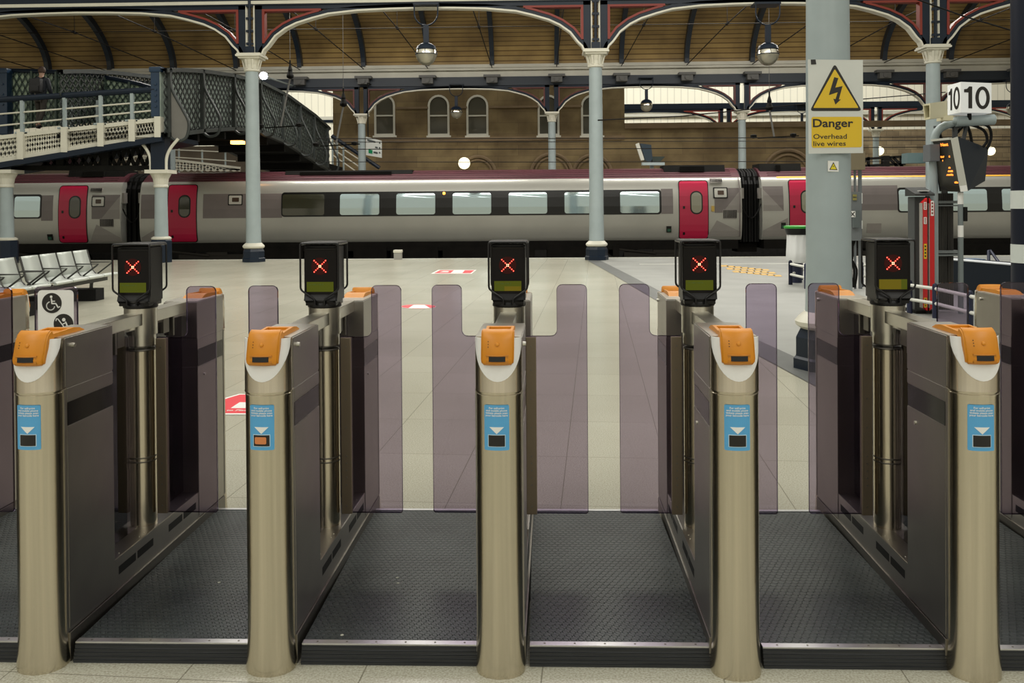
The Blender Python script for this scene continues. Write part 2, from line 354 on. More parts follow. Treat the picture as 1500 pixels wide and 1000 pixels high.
# arched doorway mouldings low on the wall
k = 0
for px, rad in ((700, 26), (808, 30), (868, 28), (1155, 35)):
    c = at(px, 255, YW - .15); rr = rad / 26.0; mb = MB()
    for r0, d in ((rr, .10), (rr * .80, .06)):
        pts = [(c.x + r0 * math.cos(R(a)), YW - .1, c.z + r0 * math.sin(R(a))) for a in range(0, 181, 12)]; mb.tube(pts, d, 6)
    o = mb.build('arch_moulding', TRIMST); tag(o, 'round sandstone arch moulding low on the back wall, %s' % ['below the two middle windows', 'left of the second grey column', 'right of the second grey column', 'behind the gap between carriages on the right'][k], 'arch moulding'); k += 1
WIN_GL = mat('window_glass_dark', (.09, .085, .065), .08, spec=.8)
for i, w in enumerate(WINS):
    f = MB(); outer = arch_out(*w); t = .11
    inner = arch_out(w[0] + t, w[1] - t, w[2] + t, w[3] - t)
    n = len(outer)
    for y0, y1 in ((YW - .05, YW + .15),):
        vs = [(p[0], y0, p[1]) for p in outer] + [(p[0], y0, p[1]) for p in inner] + [(p[0], y1, p[1]) for p in outer] + [(p[0], y1, p[1]) for p in inner]
        fs = []
        for k in range(n):
            j = (k + 1) % n; fs += [(k, j, j + n, k + n), (k + 2 * n, k + 3 * n, j + 3 * n, j + 2 * n), (k + n, j + n, j + 3 * n, k + 3 * n), (k, k + 2 * n, j + 2 * n, j)]
        f.add(vs, fs)
    f.box(w[0] + .05, w[1] - .05, YW, YW + .12, (w[2] + w[3]) / 2 - .06 , (w[2] + w[3]) / 2 + .02)
    f.box(w[0] - .08, w[1] + .08, YW - .12, YW + .1, w[2] - .1, w[2])
    o = struct(f.build('window_%d' % (i + 1), mat('window_frame_white', (.62, .60, .52), .5)))
    g = MB(); g.prism(arch_out(w[0] + .05, w[1] - .05, w[2] + .05, w[3] - .05), 'y', YW + .06, YW + .09)
    g.build('pane', WIN_GL, o)
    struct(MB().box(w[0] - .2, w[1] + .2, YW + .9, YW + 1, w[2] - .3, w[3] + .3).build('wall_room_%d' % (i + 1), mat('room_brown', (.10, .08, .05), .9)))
# pale brick wall and far shed on the right
YB = 60.0
xa = at(1262, 200, YB).x - 1.2; zb = at(1360, 189, YB).z
for o in list(COL.objects):
    if o.name == 'wall_back_low': bpy.data.objects.remove(o)
struct(MB().box(xr, at(1262, 1, YW).x, YW, YW + .5, 0, zlow).build('wall_back_low', STONE, org=(0, YW, 0)))
struct(MB().box(xa, 60, YB, YB + .5, 0, zb).build('wall_right_far', STONE2, org=(0, YB, 0)))
def ribbed(name, col, pitch=.5):
    m = bpy.data.materials.new(name); m.use_nodes = True; t, n, l = nodes_of(m); b = n['Principled BSDF']
    tc = n.new('ShaderNodeTexCoord'); sx = n.new('ShaderNodeSeparateXYZ'); l.new(tc.outputs['Object'], sx.inputs[0])
    a = n.new('ShaderNodeMath'); a.operation = 'DIVIDE'; a.inputs[1].default_value = pitch; l.new(sx.outputs['X'], a.inputs[0])
    f = n.new('ShaderNodeMath'); f.operation = 'FRACT'; l.new(a.outputs[0], f.inputs[0])
    g = n.new('ShaderNodeMath'); g.operation = 'GREATER_THAN'; g.inputs[1].default_value = .13; l.new(f.outputs[0], g.inputs[0])
    r = n.new('ShaderNodeMixRGB'); r.inputs[1].default_value = (*[c * .78 for c in col], 1); r.inputs[2].default_value = (*col, 1); l.new(g.outputs[0], r.inputs[0])
    l.new(r.outputs[0], b.inputs['Base Color']); b.inputs['Roughness'].default_value = .6; return m
CR = ribbed('cream_boarding', (.80, .77, .66))
def zat(px, py, Y): return at(px, py, Y).z
mb = MB()
for y0, z0, y1, z1 in ((66, 6.4, 66, 13.0), (66, 0, 66, 6.4)):
    mb.add([(-45, y0, z0), (60, y0, z0), (60, y1, z1), (-45, y1, z1)], [(0, 1, 2, 3)])
struct(mb.build('wall_far', CR, org=(0, 60, 0), solid=.08))
struct(MB().box(-45, 60, 65.6, 65.9, 8.0, 8.25).build('trim_22', mat('cream_fascia', (.50, .49, .43), .6)))
area('far_shed_fill_light', (6, 56, 13.5), 40, 3, 2000, rot=(R(48), 0, 0), col=(1, .98, .88))  # unseen fill lamps added to brighten the far cream boarding
area('far_shed_fill_light', (-22, 56, 13.5), 20, 3, 750, rot=(R(48), 0, 0), col=(1, .98, .88))

# ------------------------------------------------------------------ timber vault
def plank_mat():
    m = bpy.data.materials.new('varnished_planks'); m.use_nodes = True; t, n, l = nodes_of(m); b = n['Principled BSDF']
    tc = n.new('ShaderNodeTexCoord'); br = n.new('ShaderNodeTexBrick'); l.new(tc.outputs['UV'], br.inputs[0]); br.inputs['Scale'].default_value = 1
    br.inputs['Brick Width'].default_value = 400; br.inputs['Row Height'].default_value = .27; br.inputs['Mortar Size'].default_value = .035; br.inputs['Mortar Smooth'].default_value = .7
    br.inputs['Color1'].default_value = (.38, .275, .108, 1); br.inputs['Color2'].default_value = (.32, .225, .085, 1); br.inputs['Mortar'].default_value = (.11, .06, .02, 1)
    nz = n.new('ShaderNodeTexNoise'); nz.inputs['Scale'].default_value = .5; nz.inputs['Detail'].default_value = 5; l.new(tc.outputs['UV'], nz.inputs[0])
    r1 = n.new('ShaderNodeValToRGB'); l.new(nz.outputs['Fac'], r1.inputs[0]); r1.color_ramp.elements[0].position = .35; r1.color_ramp.elements[1].position = .65
    r1.color_ramp.elements[0].color = (.55, .50, .44, 1); r1.color_ramp.elements[1].color = (1.05, 1.0, .9, 1)
    a = n.new('ShaderNodeMixRGB'); a.blend_type = 'MULTIPLY'; a.inputs[0].default_value = 1; l.new(br.outputs['Color'], a.inputs[1]); l.new(r1.outputs[0], a.inputs[2])
    l.new(a.outputs[0], b.inputs['Base Color']); b.inputs['Roughness'].default_value = .5; return m
Y1, Y2, Y3 = 25.2, 45.0, 57.0
VZ0, VR = 8.6, 3.7; VC = (Y1 + Y2) / 2; VH = (Y2 - Y1) / 2
def vault(t, dr=0): return (VC + (VH - dr) * math.cos(t), VZ0 + (VR - dr) * math.sin(t))
NV = 48; pr = [vault(math.pi * k / NV) for k in range(NV + 1)]
me = bpy.data.meshes.new('ceiling'); vs = []; s = 0; uvv = []
for i, (y, z) in enumerate(pr):
    if i: s += math.dist(pr[i - 1], (y, z))
    vs += [(-36, y, z), (36, y, z)]; uvv.append(s)
me.from_pydata(vs, [], [(2 * i, 2 * i + 1, 2 * i + 3, 2 * i + 2) for i in range(NV)])
ul = me.uv_layers.new(name='UVMap')
for p in me.polygons:
    for li, vi in zip(p.loop_indices, p.vertices): ul.data[li].uv = (vs[vi][0] + .9 - 3.24, uvv[vi // 2])
me.materials.append(plank_mat()); o = bpy.data.objects.new('ceiling', me); COL.objects.link(o); struct(o)
sm = o.modifiers.new('s', 'SOLIDIFY'); sm.thickness = .12; sm.offset = 0
ORD = ['first', 'second', 'third', 'fourth', 'fifth', 'sixth', 'seventh', 'eighth', 'ninth', 'tenth', 'eleventh', 'twelfth', 'thirteenth', 'fourteenth', 'fifteenth', 'sixteenth', 'seventeenth']
RIBX = [.92 + 3.25 * k for k in range(-8, 8)]
RIBM = mat('rib_navy', (.012, .02, .032), .4)
for i, x in enumerate(RIBX):
    mb = MB(); rows = []
    for k in range(NV + 1):
        t = math.pi * k / NV; a = vault(t, .06); b_ = vault(t, .42)
        rows.append([(x - .11, *a), (x - .11, *b_), (x + .11, *b_), (x + .11, *a)])
    mb.grid(rows)
    o = mb.build('roof_rib', RIBM); tag(o, 'dark curved iron rib under the timber vault, %s from the left' % ORD[i], 'roof rib', 'iron ribs of the timber vault')
    mb = MB(); mb.tube([(x, Y2 - .15, 8.5), (x, VC, 8.62), (x, Y1 + .15, 8.5)], .022, 6); mb.cyl((x, VC - .12, 8.62), (x, VC + .12, 8.62), .06, 8)
    mb.cyl((x, VC, 8.62), (x, VC, 12.1), .012, 5)
    o = mb.build('tie_rod', WIRE); tag(o, 'thin iron tie rod crossing under the vault at the %s rib from the left' % ORD[i], 'tie rod', 'tie rods under the vault')
tag(MB().cyl((-30, VC, 8.62), (30, VC, 8.62), .018, 6).build('runner_rod', WIRE), 'long thin horizontal rod running lengthwise beneath the timber vault', 'rod')
# cornice at the far and near springing
for i, Yc in enumerate((Y2, Y1)):
    sgn = -1 if i == 0 else 1
    mb = MB(); mb.box(-36, 36, Yc - .12, Yc + .12, 8.05, 8.62); mb.box(-36, 36, min(Yc, Yc + sgn * .3), max(Yc, Yc + sgn * .3), 8.38, 8.5); mb.box(-36, 36, min(Yc, Yc + sgn * .36), max(Yc, Yc + sgn * .36), 8.5, 8.66)
    struct(mb.build('trim_%d' % (30 + i), mat('cornice_grey_cream', (.50, .49, .42), .55, var=.1, vscale=1)))

# ------------------------------------------------------------------ cast iron arcades
def column(px, Y, ztop, label, X=None, base=True):
    x = at(px, 200, Y).x if X is None else X
    r = thing('iron_column', label, 'column', (x, Y, 0), 'grey cast iron columns')
    b = MB(); b.lathe((x, Y, 0), [(.335, 0), (.335, .10), (.31, .12), (.31, .30), (.27, .38)], 8); b.build('base', NAVY, r)
    b = MB(); b.lathe((x, Y, .38), [(.26, 0), (.30, .03), (.31, .07), (.28, .11), (.225, .16)], 28); b.build('base_ring', CREAM, r, True)
    b = MB(); b.lathe((x, Y, .54), [(.215, 0), (.205, .5), (.20, 2), (.182, ztop - .54 - .5)], 24); b.build('shaft', GREYP, r, True)
    b = MB(); z = ztop - .5
    b.lathe((x, Y, z), [(.19, 0), (.225, .02), (.225, .06), (.195, .08), (.20, .2), (.25, .34), (.28, .37)], 24)
    for h, z0, z1 in ((.30, .36, .41), (.36, .41, .46), (.335, .46, .5)): b.box(x - h, x + h, Y - h, Y + h, z + z0, z + z1)
    for a in range(8):
        t = R(45 * a + 22.5); c_, s_ = math.cos(t), math.sin(t); b.bar((x + c_ * .205, Y + s_ * .205, z + .08), (x + c_ * .27, Y + s_ * .27, z + .34), .03, .05)
    b.build('capital', CREAM, r, False); return r
SOF = [(0, 0), (.012, .10), (.04, .20), (.085, .41), (.15, .58), (.22, .70), (.32, .81), (.42, .90), (.6, .965), (.8, .99), (1, 1)]
def arch(x0, x1, Y, zc, zcrown, zbeam, label, redm=REDP, group='iron arches'):
    """open spandrel arch between columns centred on x0 and x1; zc = capital top"""
    r = thing('iron_arch', label, 'arch', ((x0 + x1) / 2, Y, zc), group)
    h = (x1 - x0) / 2; g = .30; hs = h - g; H = zcrown - zc
    us = [0, .004, .012, .025, .04, .06, .085, .115, .15, .185, .22, .27, .32, .37, .42, .5, .6, .7, .8, .9, 1]
    so = [(x0 + g + hs * u, zc + H * interp(SOF, u)) for u in us]
    so = so + [(x1 - (p[0] - x0), p[1]) for p in so[-2::-1]]
    def off(d):
        out = []
        for i, p in enumerate(so):
            a = so[max(i - 1, 0)]; b_ = so[min(i + 1, len(so) - 1)]; tx, tz = b_[0] - a[0], b_[1] - a[1]; L = math.hypot(tx, tz); out.append((p[0] - tz / L * d, p[1] + tx / L * d))
        return out
    def band(m, c0, c1, y0, y1, nm):
        mb = MB(); rows = [[(a[0], y0, a[1]), (b_[0], y0, b_[1]), (b_[0], y1, b_[1]), (a[0], y1, a[1]), (a[0], y0, a[1])] for a, b_ in zip(c0, c1)]
        mb.grid(rows); return mb
    frame = band(None, so, off(.10), Y - .10, Y + .10, '')
    # solid legs beside the column and the panel head
    frame.box(x0 + .12, x0 + .34, Y - .10, Y + .10, zc, zbeam); frame.box(x1 - .34, x1 - .12, Y - .10, Y + .10, zc, zbeam)
    frame.box(x0 + .1, x1 - .1, Y - .10, Y + .10, zbeam - .11, zbeam)
    # web between arch and head over the crown
    o2 = off(.09); cut = [p for p in o2]
    w = MB()
    for a, b_ in zip(o2, o2[1:]):
        if a[1] > zbeam - .20 and b_[1] > zbeam - .20 and a[0] < b_[0]:
            w.prism([a, b_, (b_[0], zbeam - .05), (a[0], zbeam - .05)], 'y', Y - .08, Y + .08)
    frame.add(w.v, w.f)
    frame.build('frame', NAVY, r)
    band(None, off(-.05), so, Y - .13, Y + .13, '').build('soffit_moulding', CREAM, r)
    # red edging of the two open spandrel panels
    o3 = off(.10); o4 = off(.16); zt_ = zbeam - .11
    for side in (0, 1):
        mb = MB()
        P = [(a, b_) for a, b_ in zip(o3, o4) if (b_[0] < (x0 + x1) / 2) == (side == 0) and b_[1] < zt_ and (b_[0] > x0 + .34 and b_[0] < x1 - .34)]
        if not P: continue
        for (a0, b0), (a1, b1) in zip(P, P[1:]): mb.prism([a0, a1, b1, b0], 'y', Y - .12, Y + .12)
        xe = P[-1][0][0] if side == 0 else P[0][0][0]; zlo = (P[0] if side == 0 else P[-1])[0][1]
        if side == 0: mb.box(x0 + .34, x0 + .41, Y - .119, Y + .119, zlo - .02, zt_); mb.box(x0 + .34, xe + .05, Y - .118, Y + .118, zt_ - .06, zt_)
        else: mb.box(x1 - .41, x1 - .34, Y - .119, Y + .119, zlo - .02, zt_); mb.box(xe - .05, x1 - .34, Y - .118, Y + .118, zt_ - .06, zt_)
        mb.build('red_edging', redm, r)
    return r
def newel(x, Y, zc, zb, label):
    mb = MB(); mb.cyl((x, Y - .16, zc), (x, Y - .16, zb + .3), .045, 10)
    for k in range(4): mb.box(x - .10, x + .10, Y - .2, Y - .1, zc + .25 + k * (zb - zc - .3) / 3, zc + .31 + k * (zb - zc - .3) / 3)
    mb.box(x - .12, x + .12, Y - .22, Y + .1, zc, zc + .2)
    mb.build('downpipe', NAVY, label)
    mb = MB(); mb.box(x - .13, x - .09, Y - .13, Y + .13, zc, zb); mb.box(x + .09, x + .13, Y - .13, Y + .13, zc, zb)
    mb.build('upright_moulding', CREAM, label)
cols1 = [at(p, 200, Y1).x for p in (-133, 370, 873, 1367, 1868)]
ZC1 = at(370, 80, Y1).z; ZB1 = ZC1 + (80 - 9) / 51.6
nm1 = [None, 'grey column with navy base left of centre, in front of the train', 'grey column with navy base right of centre, in front of the train', 'grey column behind the platform number sign', None]
for i, x in enumerate(cols1):
    if nm1[i]:
        newel(x, Y1, ZC1, ZB1, column(0, Y1, ZC1, nm1[i], X=x))
for i in range(4):
    arch(cols1[i], cols1[i + 1], Y1, ZC1, ZC1 + 1.27, ZB1, 'navy iron arch in front of the train roof line, %s from the left' % ORD[i], group='front row of iron arches')
mb = MB(); mb.box(-34, 34, Y1 - .14, Y1 + .14, ZB1, ZB1 + .03); mb.box(-34, 34, Y1 - .10, Y1 + .10, ZB1 + .12, ZB1 + 1.2)
struct(mb.build('trim_32', NAVY))
struct(MB().box(-34, 34, Y1 - .17, Y1 + .17, ZB1 + .03, ZB1 + .12).build('trim_33', CREAM))
mb = MB(); 
ZC2 = 6.25; ZB2 = 7.62
cols2 = [at(p, 200, Y2).x for p in (-26, 251, 530, 808.5, 1087, 1366, 1640)]
nm2 = [None, 'slim grey column far behind the footbridge', 'slim grey column beside the white hanging sign in the rear row', 'slim grey column rising behind the train in front of the stone building', 'slim grey column rising behind the gap between carriages', 'slim grey column in the rear row behind the platform number sign', None]
for i, x in enumerate(cols2):
    if nm2[i]: column(0, Y2, ZC2, nm2[i], X=x)
BROWNP = mat('dull_red_paint', (.10, .018, .014), .5)
for i in range(6):
    arch(cols2[i], cols2[i + 1], Y2, ZC2, ZC2 + 1.25, ZB2, 'navy iron arch of the rear row behind the train, %s from the left' % ORD[i], BROWNP, 'rear row of iron arches')
struct(MB().box(-36, 36, Y2 - .16, Y2 + .16, ZB2, 8.06).build('trim_34', mat('beam_dark', (.014, .022, .034), .5)))
mb = MB()
for i, x in enumerate(RIBX):
    b = MB(); b.box(x - .42, x + .42, Y2 - .55, Y2 - .12, 8.0, 8.12); b.box(x - .28, x + .28, Y2 - .5, Y2 - .12, 7.72, 8.0); b.cyl((x, Y2 - .56, 7.86), (x, Y2 - .45, 7.86), .12, 10)
    o = b.build('rib_bracket', mat('bracket_grey', (.10, .10, .095), .6)); tag(o, 'grey bracket under the foot of the %s roof rib from the left' % ORD[i], 'bracket', 'brackets under the roof ribs')
cols3 = [at(p, 200, Y3).x for p in (1062, 1283, 1504, 1725)]
cols3 = [cols3[0] - 9.7] + cols3
for i, x in enumerate(cols3[:4]): column(0, Y3, 6.2, 'far slender column of the third row, %s from the left' % ORD[i], X=x)
for i in range(4): arch(cols3[i], cols3[i + 1], Y3, 6.2, 7.4, 7.6, 'far iron arch beyond the low stone wall, %s from the left' % ORD[i], REDP, 'far row of iron arches')
struct(MB().box(cols3[0], 45, Y3 - .12, Y3 + .12, 7.6, 7.95).build('trim_35', NAVY))
xx = at(462, 1, 57).x
for q_, w_ in ((-4, 'left'), (5, 'right')): column(0, 57.5, 5.9, 'far column hidden behind the footbridge, %s one of two' % w_, X=xx + q_)
arch(xx - 4, xx + 5, 57.5, 5.9, 7.0, 7.2, 'far iron arch seen between footbridge and stone building', REDP)

# ------------------------------------------------------------------ globe pendants
GLOBE = mat('frosted_globe', (.34, .32, .25), .18, 0.45, spec=.9); REFL = mat('globe_reflector', (.75, .70, .58), .22, 1.0)
def pendant(x, Y, z, label):
    r = thing('globe_pendant', label, 'pendant lamp', (x, Y, z), 'globe pendant lamps')
    MB().lathe((x, Y, z - .30), [(.01, 0), (.10, .012), (.19, .07), (.26, .16), (.295, .27), (.30, .30)], 28).build('globe', GLOBE, r, True)
    MB().lathe((x, Y, z), [(.295, .0), (.285, .09), (.24, .19), (.16, .26), (.09, .29)], 28).build('reflector', REFL, r, True)
    b = MB(); b.lathe((x, Y, z - .01), [(.31, 0), (.31, .02), (.30, .02)], 28)
    b.lathe((x, Y, z + .14), [(.29, 0), (.25, .10), (.14, .17), (.06, .19), (.0, .19)], 24)
    for a in (0, 90): 
        c_, s_ = math.cos(R(a)), math.sin(R(a)); b.tube([(x + c_ * .305 * math.cos(R(t)), Y + s_ * .305 * math.cos(R(t)), z + .305 * math.sin(R(t))) for t in range(0, 181, 15)], .008, 5)
    b.build('hood', NAVY, r, True)
    b = MB(); b.box(x - .075, x + .075, Y - .05, Y + .05, z + .30, z + .82); b.build('stem', NAVY, r)
    b = MB(); b.tube([(x + .33 * math.cos(R(t)), Y, z + 1.15 + .33 * math.sin(R(t))) for t in range(180, 361, 12)] , .02, 8); b.cyl((x - .33, Y, z + 1.15), (x - .33, Y, z + 1.42), .02, 8); b.cyl((x + .33, Y, z + 1.15), (x + .33, Y, z + 1.42), .02, 8)
    b.box(x - .36, x + .36, Y - .03, Y + .5, z + 1.40, z + 1.46); b.build('hanger_ring', NAVY, r, True)
for px, lab in ((624.5, 'large globe pendant lamp hanging from the front arch at upper middle'), (1125, 'large globe pendant lamp hanging from the front arch left of the danger sign')):
    p = at(px, 80, Y1 - .35); pendant(p.x, Y1 - .35, p.z, lab)
for px, py, lab in ((668.5, 165, 'small globe pendant lamp between the two middle windows'), (947, 155, 'small globe pendant lamp near the cream roof at right of centre'), (1484, 160, 'small globe pendant lamp beside the navy and white post')):
    p = at(px, py, Y2 - .4); pendant(p.x, Y2 - .4, p.z, lab)
p = at(1172, 190, Y3); pendant(p.x, Y3 - .4, 6.4, 'far globe pendant lamp beyond the low stone wall')
LAMPW = mat('lit_globe', (1, .95, .7), .4, emit=1.25, ecol=(1, .92, .62)); LAMPC = mat('lit_cool', (1, 1, 1), .4, emit=30, ecol=(.85, .85, 1))
for px, py, Y, rad, lab in ((680, 239, YW - .8, .33, 'lit round wall lamp glowing above the train roof'), (1288, 221, YB - .5, .30, 'lit round lamp on the far pale brick wall beside the slender column'), (1451, 221, YB - .5, .30, 'lit round lamp on the far wall right of the departure monitor')):
    p = at(px, py, Y); r = thing('wall_lamp', lab, 'lamp', (p.x, Y, p.z))
    MB().lathe((p.x, Y, p.z - rad), [(rad * math.sin(R(a)), rad - rad * math.cos(R(a))) for a in range(0, 181, 15)], 20).build('globe', LAMPW, r, True)
    MB().cyl((p.x, Y + rad * .9, p.z), (p.x, (YW if Y < YW else YB), p.z), .05, 8).build('arm', NAVY, r)
p = at(386, 111, 40); r = thing('floodlight', 'bright white floodlight glowing beside the capital of the left column', 'floodlight', p)
MB().lathe((p.x, p.y, p.z - .17), [(.17 * math.sin(R(a)), .17 - .17 * math.cos(R(a))) for a in range(0, 181, 15)], 16).build('lamp', LAMPC, r, True)
MB().box(p.x - .12, p.x + .12, p.y + .13, p.y + .3, p.z - .12, p.z + .12).build('housing', GREYP, r); MB().cyl((p.x, p.y + .3, p.z), (p.x, Y2 - .12, p.z + .2), .04, 8).build('arm', GREYP, r)

# ------------------------------------------------------------------ overhead wires
def wire(pts, rad, lab):
    o = MB().tube(pts, rad, 5).build('overhead_wire', WIRE); tag(o, lab, 'wire', 'overhead wires'); return o
for i, (y0, y1, Yw) in enumerate(((203, 201, 30.2), (208, 206, 34.8), (218.5, 216, 30.2), (237, 236, 34.8))):
    a = at(478, y0, Yw); b_ = at(1180, y1, Yw); d = b_ - a
    wire([a - d * .02, a + d * .5 + Vector((0, 0, -.02)), b_ + d * .5], .014, 'thin overhead line across the stone building, %s from the top' % ORD[i])
wire([at(876, 176, 25.0), at(1000, 170, 27), at(1180, 152, 29), at(1385, 135, 32)], .018, 'sloping cable leaving the column right of centre towards the right')
wire([at(1340, -2, 14), at(1412, 24, 14.5), at(1490, 47, 15)], .013, 'dark cable slanting down at the top right corner')
def insulator(px, py, Y, lab, tip, bottom):
    p = at(px, py, Y); r = thing('wire_hanger', lab, 'wire hanger', p, 'hangers of the overhead line')
    MB().lathe((p.x, p.y, p.z - .35), [(.03, 0), (.13, .05), (.14, .12), (.08, .3), (.09, .34), (.03, .55), (.03, .7)], 10).build('insulator', DARK, r)
    b = MB(); q = Vector((p.x, p.y, 12.1)); b.cyl(p, q, .010, 5); s_ = at(*bottom, Y); b.cyl(p - Vector((0, 0, .3)), s_, .035, 6); b.build('rod', mat('galvanised', (.25, .25, .24), .5, .5), r)
    b = MB(); b.bar(s_ + Vector((-.6, 0, -.05)), s_ + Vector((.9, 0, .02)), .04, .04); b.lathe(s_ + Vector((-.75, 0, -.06)), [(.05, 0), (.12, .03), (.12, .12), (.05, .15)], 8); b.lathe(s_ + Vector((.7, 0, -.03)), [(.05, 0), (.12, .03), (.12, .12), (.05, .15)], 8)
    b.build('arm', DARK, r)
insulator(1127, 148, 33, 'dark insulator hanging over the track left of the danger sign', (1127, 105), (1134, 200))
insulator(503, 143, 33, 'dark insulator hanging over the track beside the footbridge end', (505, 98), (492, 212))
insulator(425, 102, 33, 'dark insulator hanging in front of the footbridge arch', (432, 60), (411, 185))
# ================================================================== train
YT = 33.6
SILVER = mat('train_silver', (.47, .47, .43), .30, .3, var=.05, vscale=.7); MAROON = mat('train_roof_maroon', (.075, .022, .030), .4, var=.3, vscale=2, stretch=(.2, 3, 3))
MAUVE = mat('train_mauve', (.20, .175, .17), .45, var=.05, vscale=2); MAUVE_L = mat('train_pale_mauve', (.30, .28, .26), .42, var=.05, vscale=2); CRIM = mat('train_crimson', (.52, .012, .062), .38)
GLB = mat('train_black_band', (.007, .007, .006), .3, spec=.35); TWIN = mat('train_window', (.50, .62, .64), .06, .75); TWIN_D = mat('train_window_dark', (.05, .05, .03), .1, spec=.8)  # TWIN: reflected daylight put into the pale blue pane colour
UND = mat('train_underframe', (.007, .006, .005), .8, spec=.2, var=.4, vscale=3); VENT = mat('train_vent', (.10, .10, .09), .5); YLINE = mat('train_yellow_line', (.75, .42, .05), .45)
PROF = [(.20, .20), (.26, .13), (.36, .08), (.55, .035), (.8, .01), (1.1, 0), (1.5, .01), (1.9, .05), (2.15, .10), (2.35, .16), (2.50, .24), (2.56, .32)]
RPROF = [(2.56, .32), (2.60, .40), (2.70, .55), (2.82, .78), (2.91, 1.02), (2.96, 1.36)]
def tdy(z):
    return interp(PROF, z) if z < 2.56 else interp(RPROF, z)
def tx(px): return at(px, 300, YT).x
def tz(py): return CAM_H + (300.6 - py) / 38.7
def skin(poly, off=.012, th=.02):
    """flat polygon in x/z pushed onto the curved body side"""
    bm = bmesh.new(); vs = [bm.verts.new((p[0], 0, p[1])) for p in poly]; bm.faces.new(vs)
    z0, z1 = min(p[1] for p in poly), max(p[1] for p in poly); z = .3
    while z < 2.6:
        if z0 < z < z1: bmesh.ops.bisect_plane(bm, geom=bm.verts[:] + bm.edges[:] + bm.faces[:], plane_co=(0, 0, z), plane_no=(0, 0, 1))
        z += .12
    r = bmesh.ops.extrude_face_region(bm, geom=bm.faces[:]); ev = {v for v in r['geom'] if isinstance(v, bmesh.types.BMVert)}
    for v in bm.verts: v.co.y = YT + tdy(v.co.z) + (th if v in ev else -off)
    mb = MB(); mb.bm(bm); return mb
def car(x0, x1, label, doors, wins, band, panels, yellow=False, grad=True):
    r = thing('train_carriage', label, 'train carriage', ((x0 + x1) / 2, YT + 1.36, -.9), 'carriages of the train')
    full = [(YT + d, z) for z, d in PROF] + [(YT + 2.72 - d, z) for z, d in reversed(PROF)]
    MB().prism(full, 'x', x0, x1).build('body', SILVER, r, True)
    rf = [(YT + d, z) for z, d in RPROF] + [(YT + 2.72 - d, z) for z, d in reversed(RPROF)][1:]
    b = MB().prism(rf, 'x', x0, x1)
    for z in (2.64, 2.72, 2.80, 2.87): b.box(x0 + .3, x1 - .3, YT + tdy(z) - .02, YT + tdy(z) + .05, z - .012, z + .012)
    b.build('roof', MAROON, r, True)
    b = MB(); b.box(x0 + .1, x1 - .1, YT + .22, YT + 2.5, -.15, .22)
    x = x0 + 4.6
    while x < x1 - 4.8:
        w = random.uniform(1.2, 2.6); b.box(x, min(x + w, x1 - 4.6), YT + .16, YT + 2.5, random.uniform(-.55, -.4), 0); x += w + random.uniform(.15, .5)
    b.build('underframe', UND, r)
    for cx in (x0 + 2.9, x1 - 2.9):
        b = MB(); b.box(cx - 1.5, cx + 1.5, YT + .28, YT + .42, -.5, -.25); b.box(cx - .4, cx + .4, YT + .25, YT + .4, -.3, .1)
        b.cyl((cx - 1.9, YT + .25, -.12), (cx - .3, YT + .25, -.3), .05, 8)
        g = b.build('bogie', mat('bogie_grime', (.018, .015, .011), .8), r)
        for wx in (cx - 1.15, cx + 1.15): MB().cyl((wx, YT + .42, -.52), (wx, YT + .55, -.52), .4, 24).build('wheel', UND, g, True)
    for k_, (nm, poly, m) in enumerate(panels): skin(poly, .006 + .0022 * k_, .02).build(nm, m, r)
    for dx0, dx1 in doors:
        zb, zt2 = tz(351.5), tz(267.5)
        d = skin(rrect(dx0, dx1, zb, zt2, .10), .03, .03).build('door', CRIM, r)
        skin(rrect(dx0 - .03, dx1 + .03, zb - .03, zt2 + .03, .12), .02, .01).build('door_frame', GLB, r)
        cx = (dx0 + dx1) / 2 + .1
        skin(rrect(cx - .235, cx + .235, tz(316), tz(282), .22), .036, .0).build('pane_surround', GLB, d)
        skin(rrect(cx - .19, cx + .19, tz(314), tz(284), .18), .042, .0).build('door_pane', TWIN_D if dx0 < 0 else mat('door_glass', (.28, .28, .22), .1, .5), d)
        skin(rrect(dx0 + .12, dx0 + .2, tz(308), tz(304), .01), .04, .0).build('door_button', GLB, d)
        skin(rrect(dx0 + .12, dx0 + .2, tz(346), tz(342), .01), .04, .0).build('door_release', GLB, d)
    for bx0, bx1 in band: skin(rrect(bx0, bx1, tz(315.6), tz(279.4), .12), .02, .02).build('window_band', GLB, r)
    for wx0, wx1, dk in wins:
        skin(rrect(wx0, wx1, tz(313.5), tz(282.5), .09), .03, .0).build('window', TWIN_D if dk else TWIN, r)
    if yellow: skin(rrect(x0 + .6, x1 - .3, 2.52, 2.575, .01), .02, .0).build('cantrail_line', YLINE, r)
    return r
def vents(px0, px1, py0, py1, n=9):
    out = [('vent', rrect(tx(px0), tx(px1), tz(py1), tz(py0), .02), MAUVE_L)]
    for k in range(n):
        a = lerp(tx(px0), tx(px1), (k + .3) / n); out.append(('vent_slot', [(a, tz(py1) + .03), (a + .035, tz(py1) + .03), (a + .035, tz(py0) - .03), (a, tz(py0) - .03)], GLB))
    return out
def rect(px0, px1, py0, py1): return [(tx(px0), tz(py1)), (tx(px1), tz(py1)), (tx(px1), tz(py0)), (tx(px0), tz(py0))]
def info(px0, px1, py0, py1): return [('display_frame', rrect(tx(px0), tx(px1), tz(py1), tz(py0), .03), GLB), ('display_surround', rrect(tx(px0) + .04, tx(px1) - .04, tz(py1) + .04, tz(py0) - .04, .03), mat('display_white', (.6, .6, .55), .4)), ('display', rrect(tx(px0) + .16, tx(px1) - .14, tz(py1) + .13, tz(py0) - .12, .02), mat('display_amber_off', (.06, .03, .015), .3))]
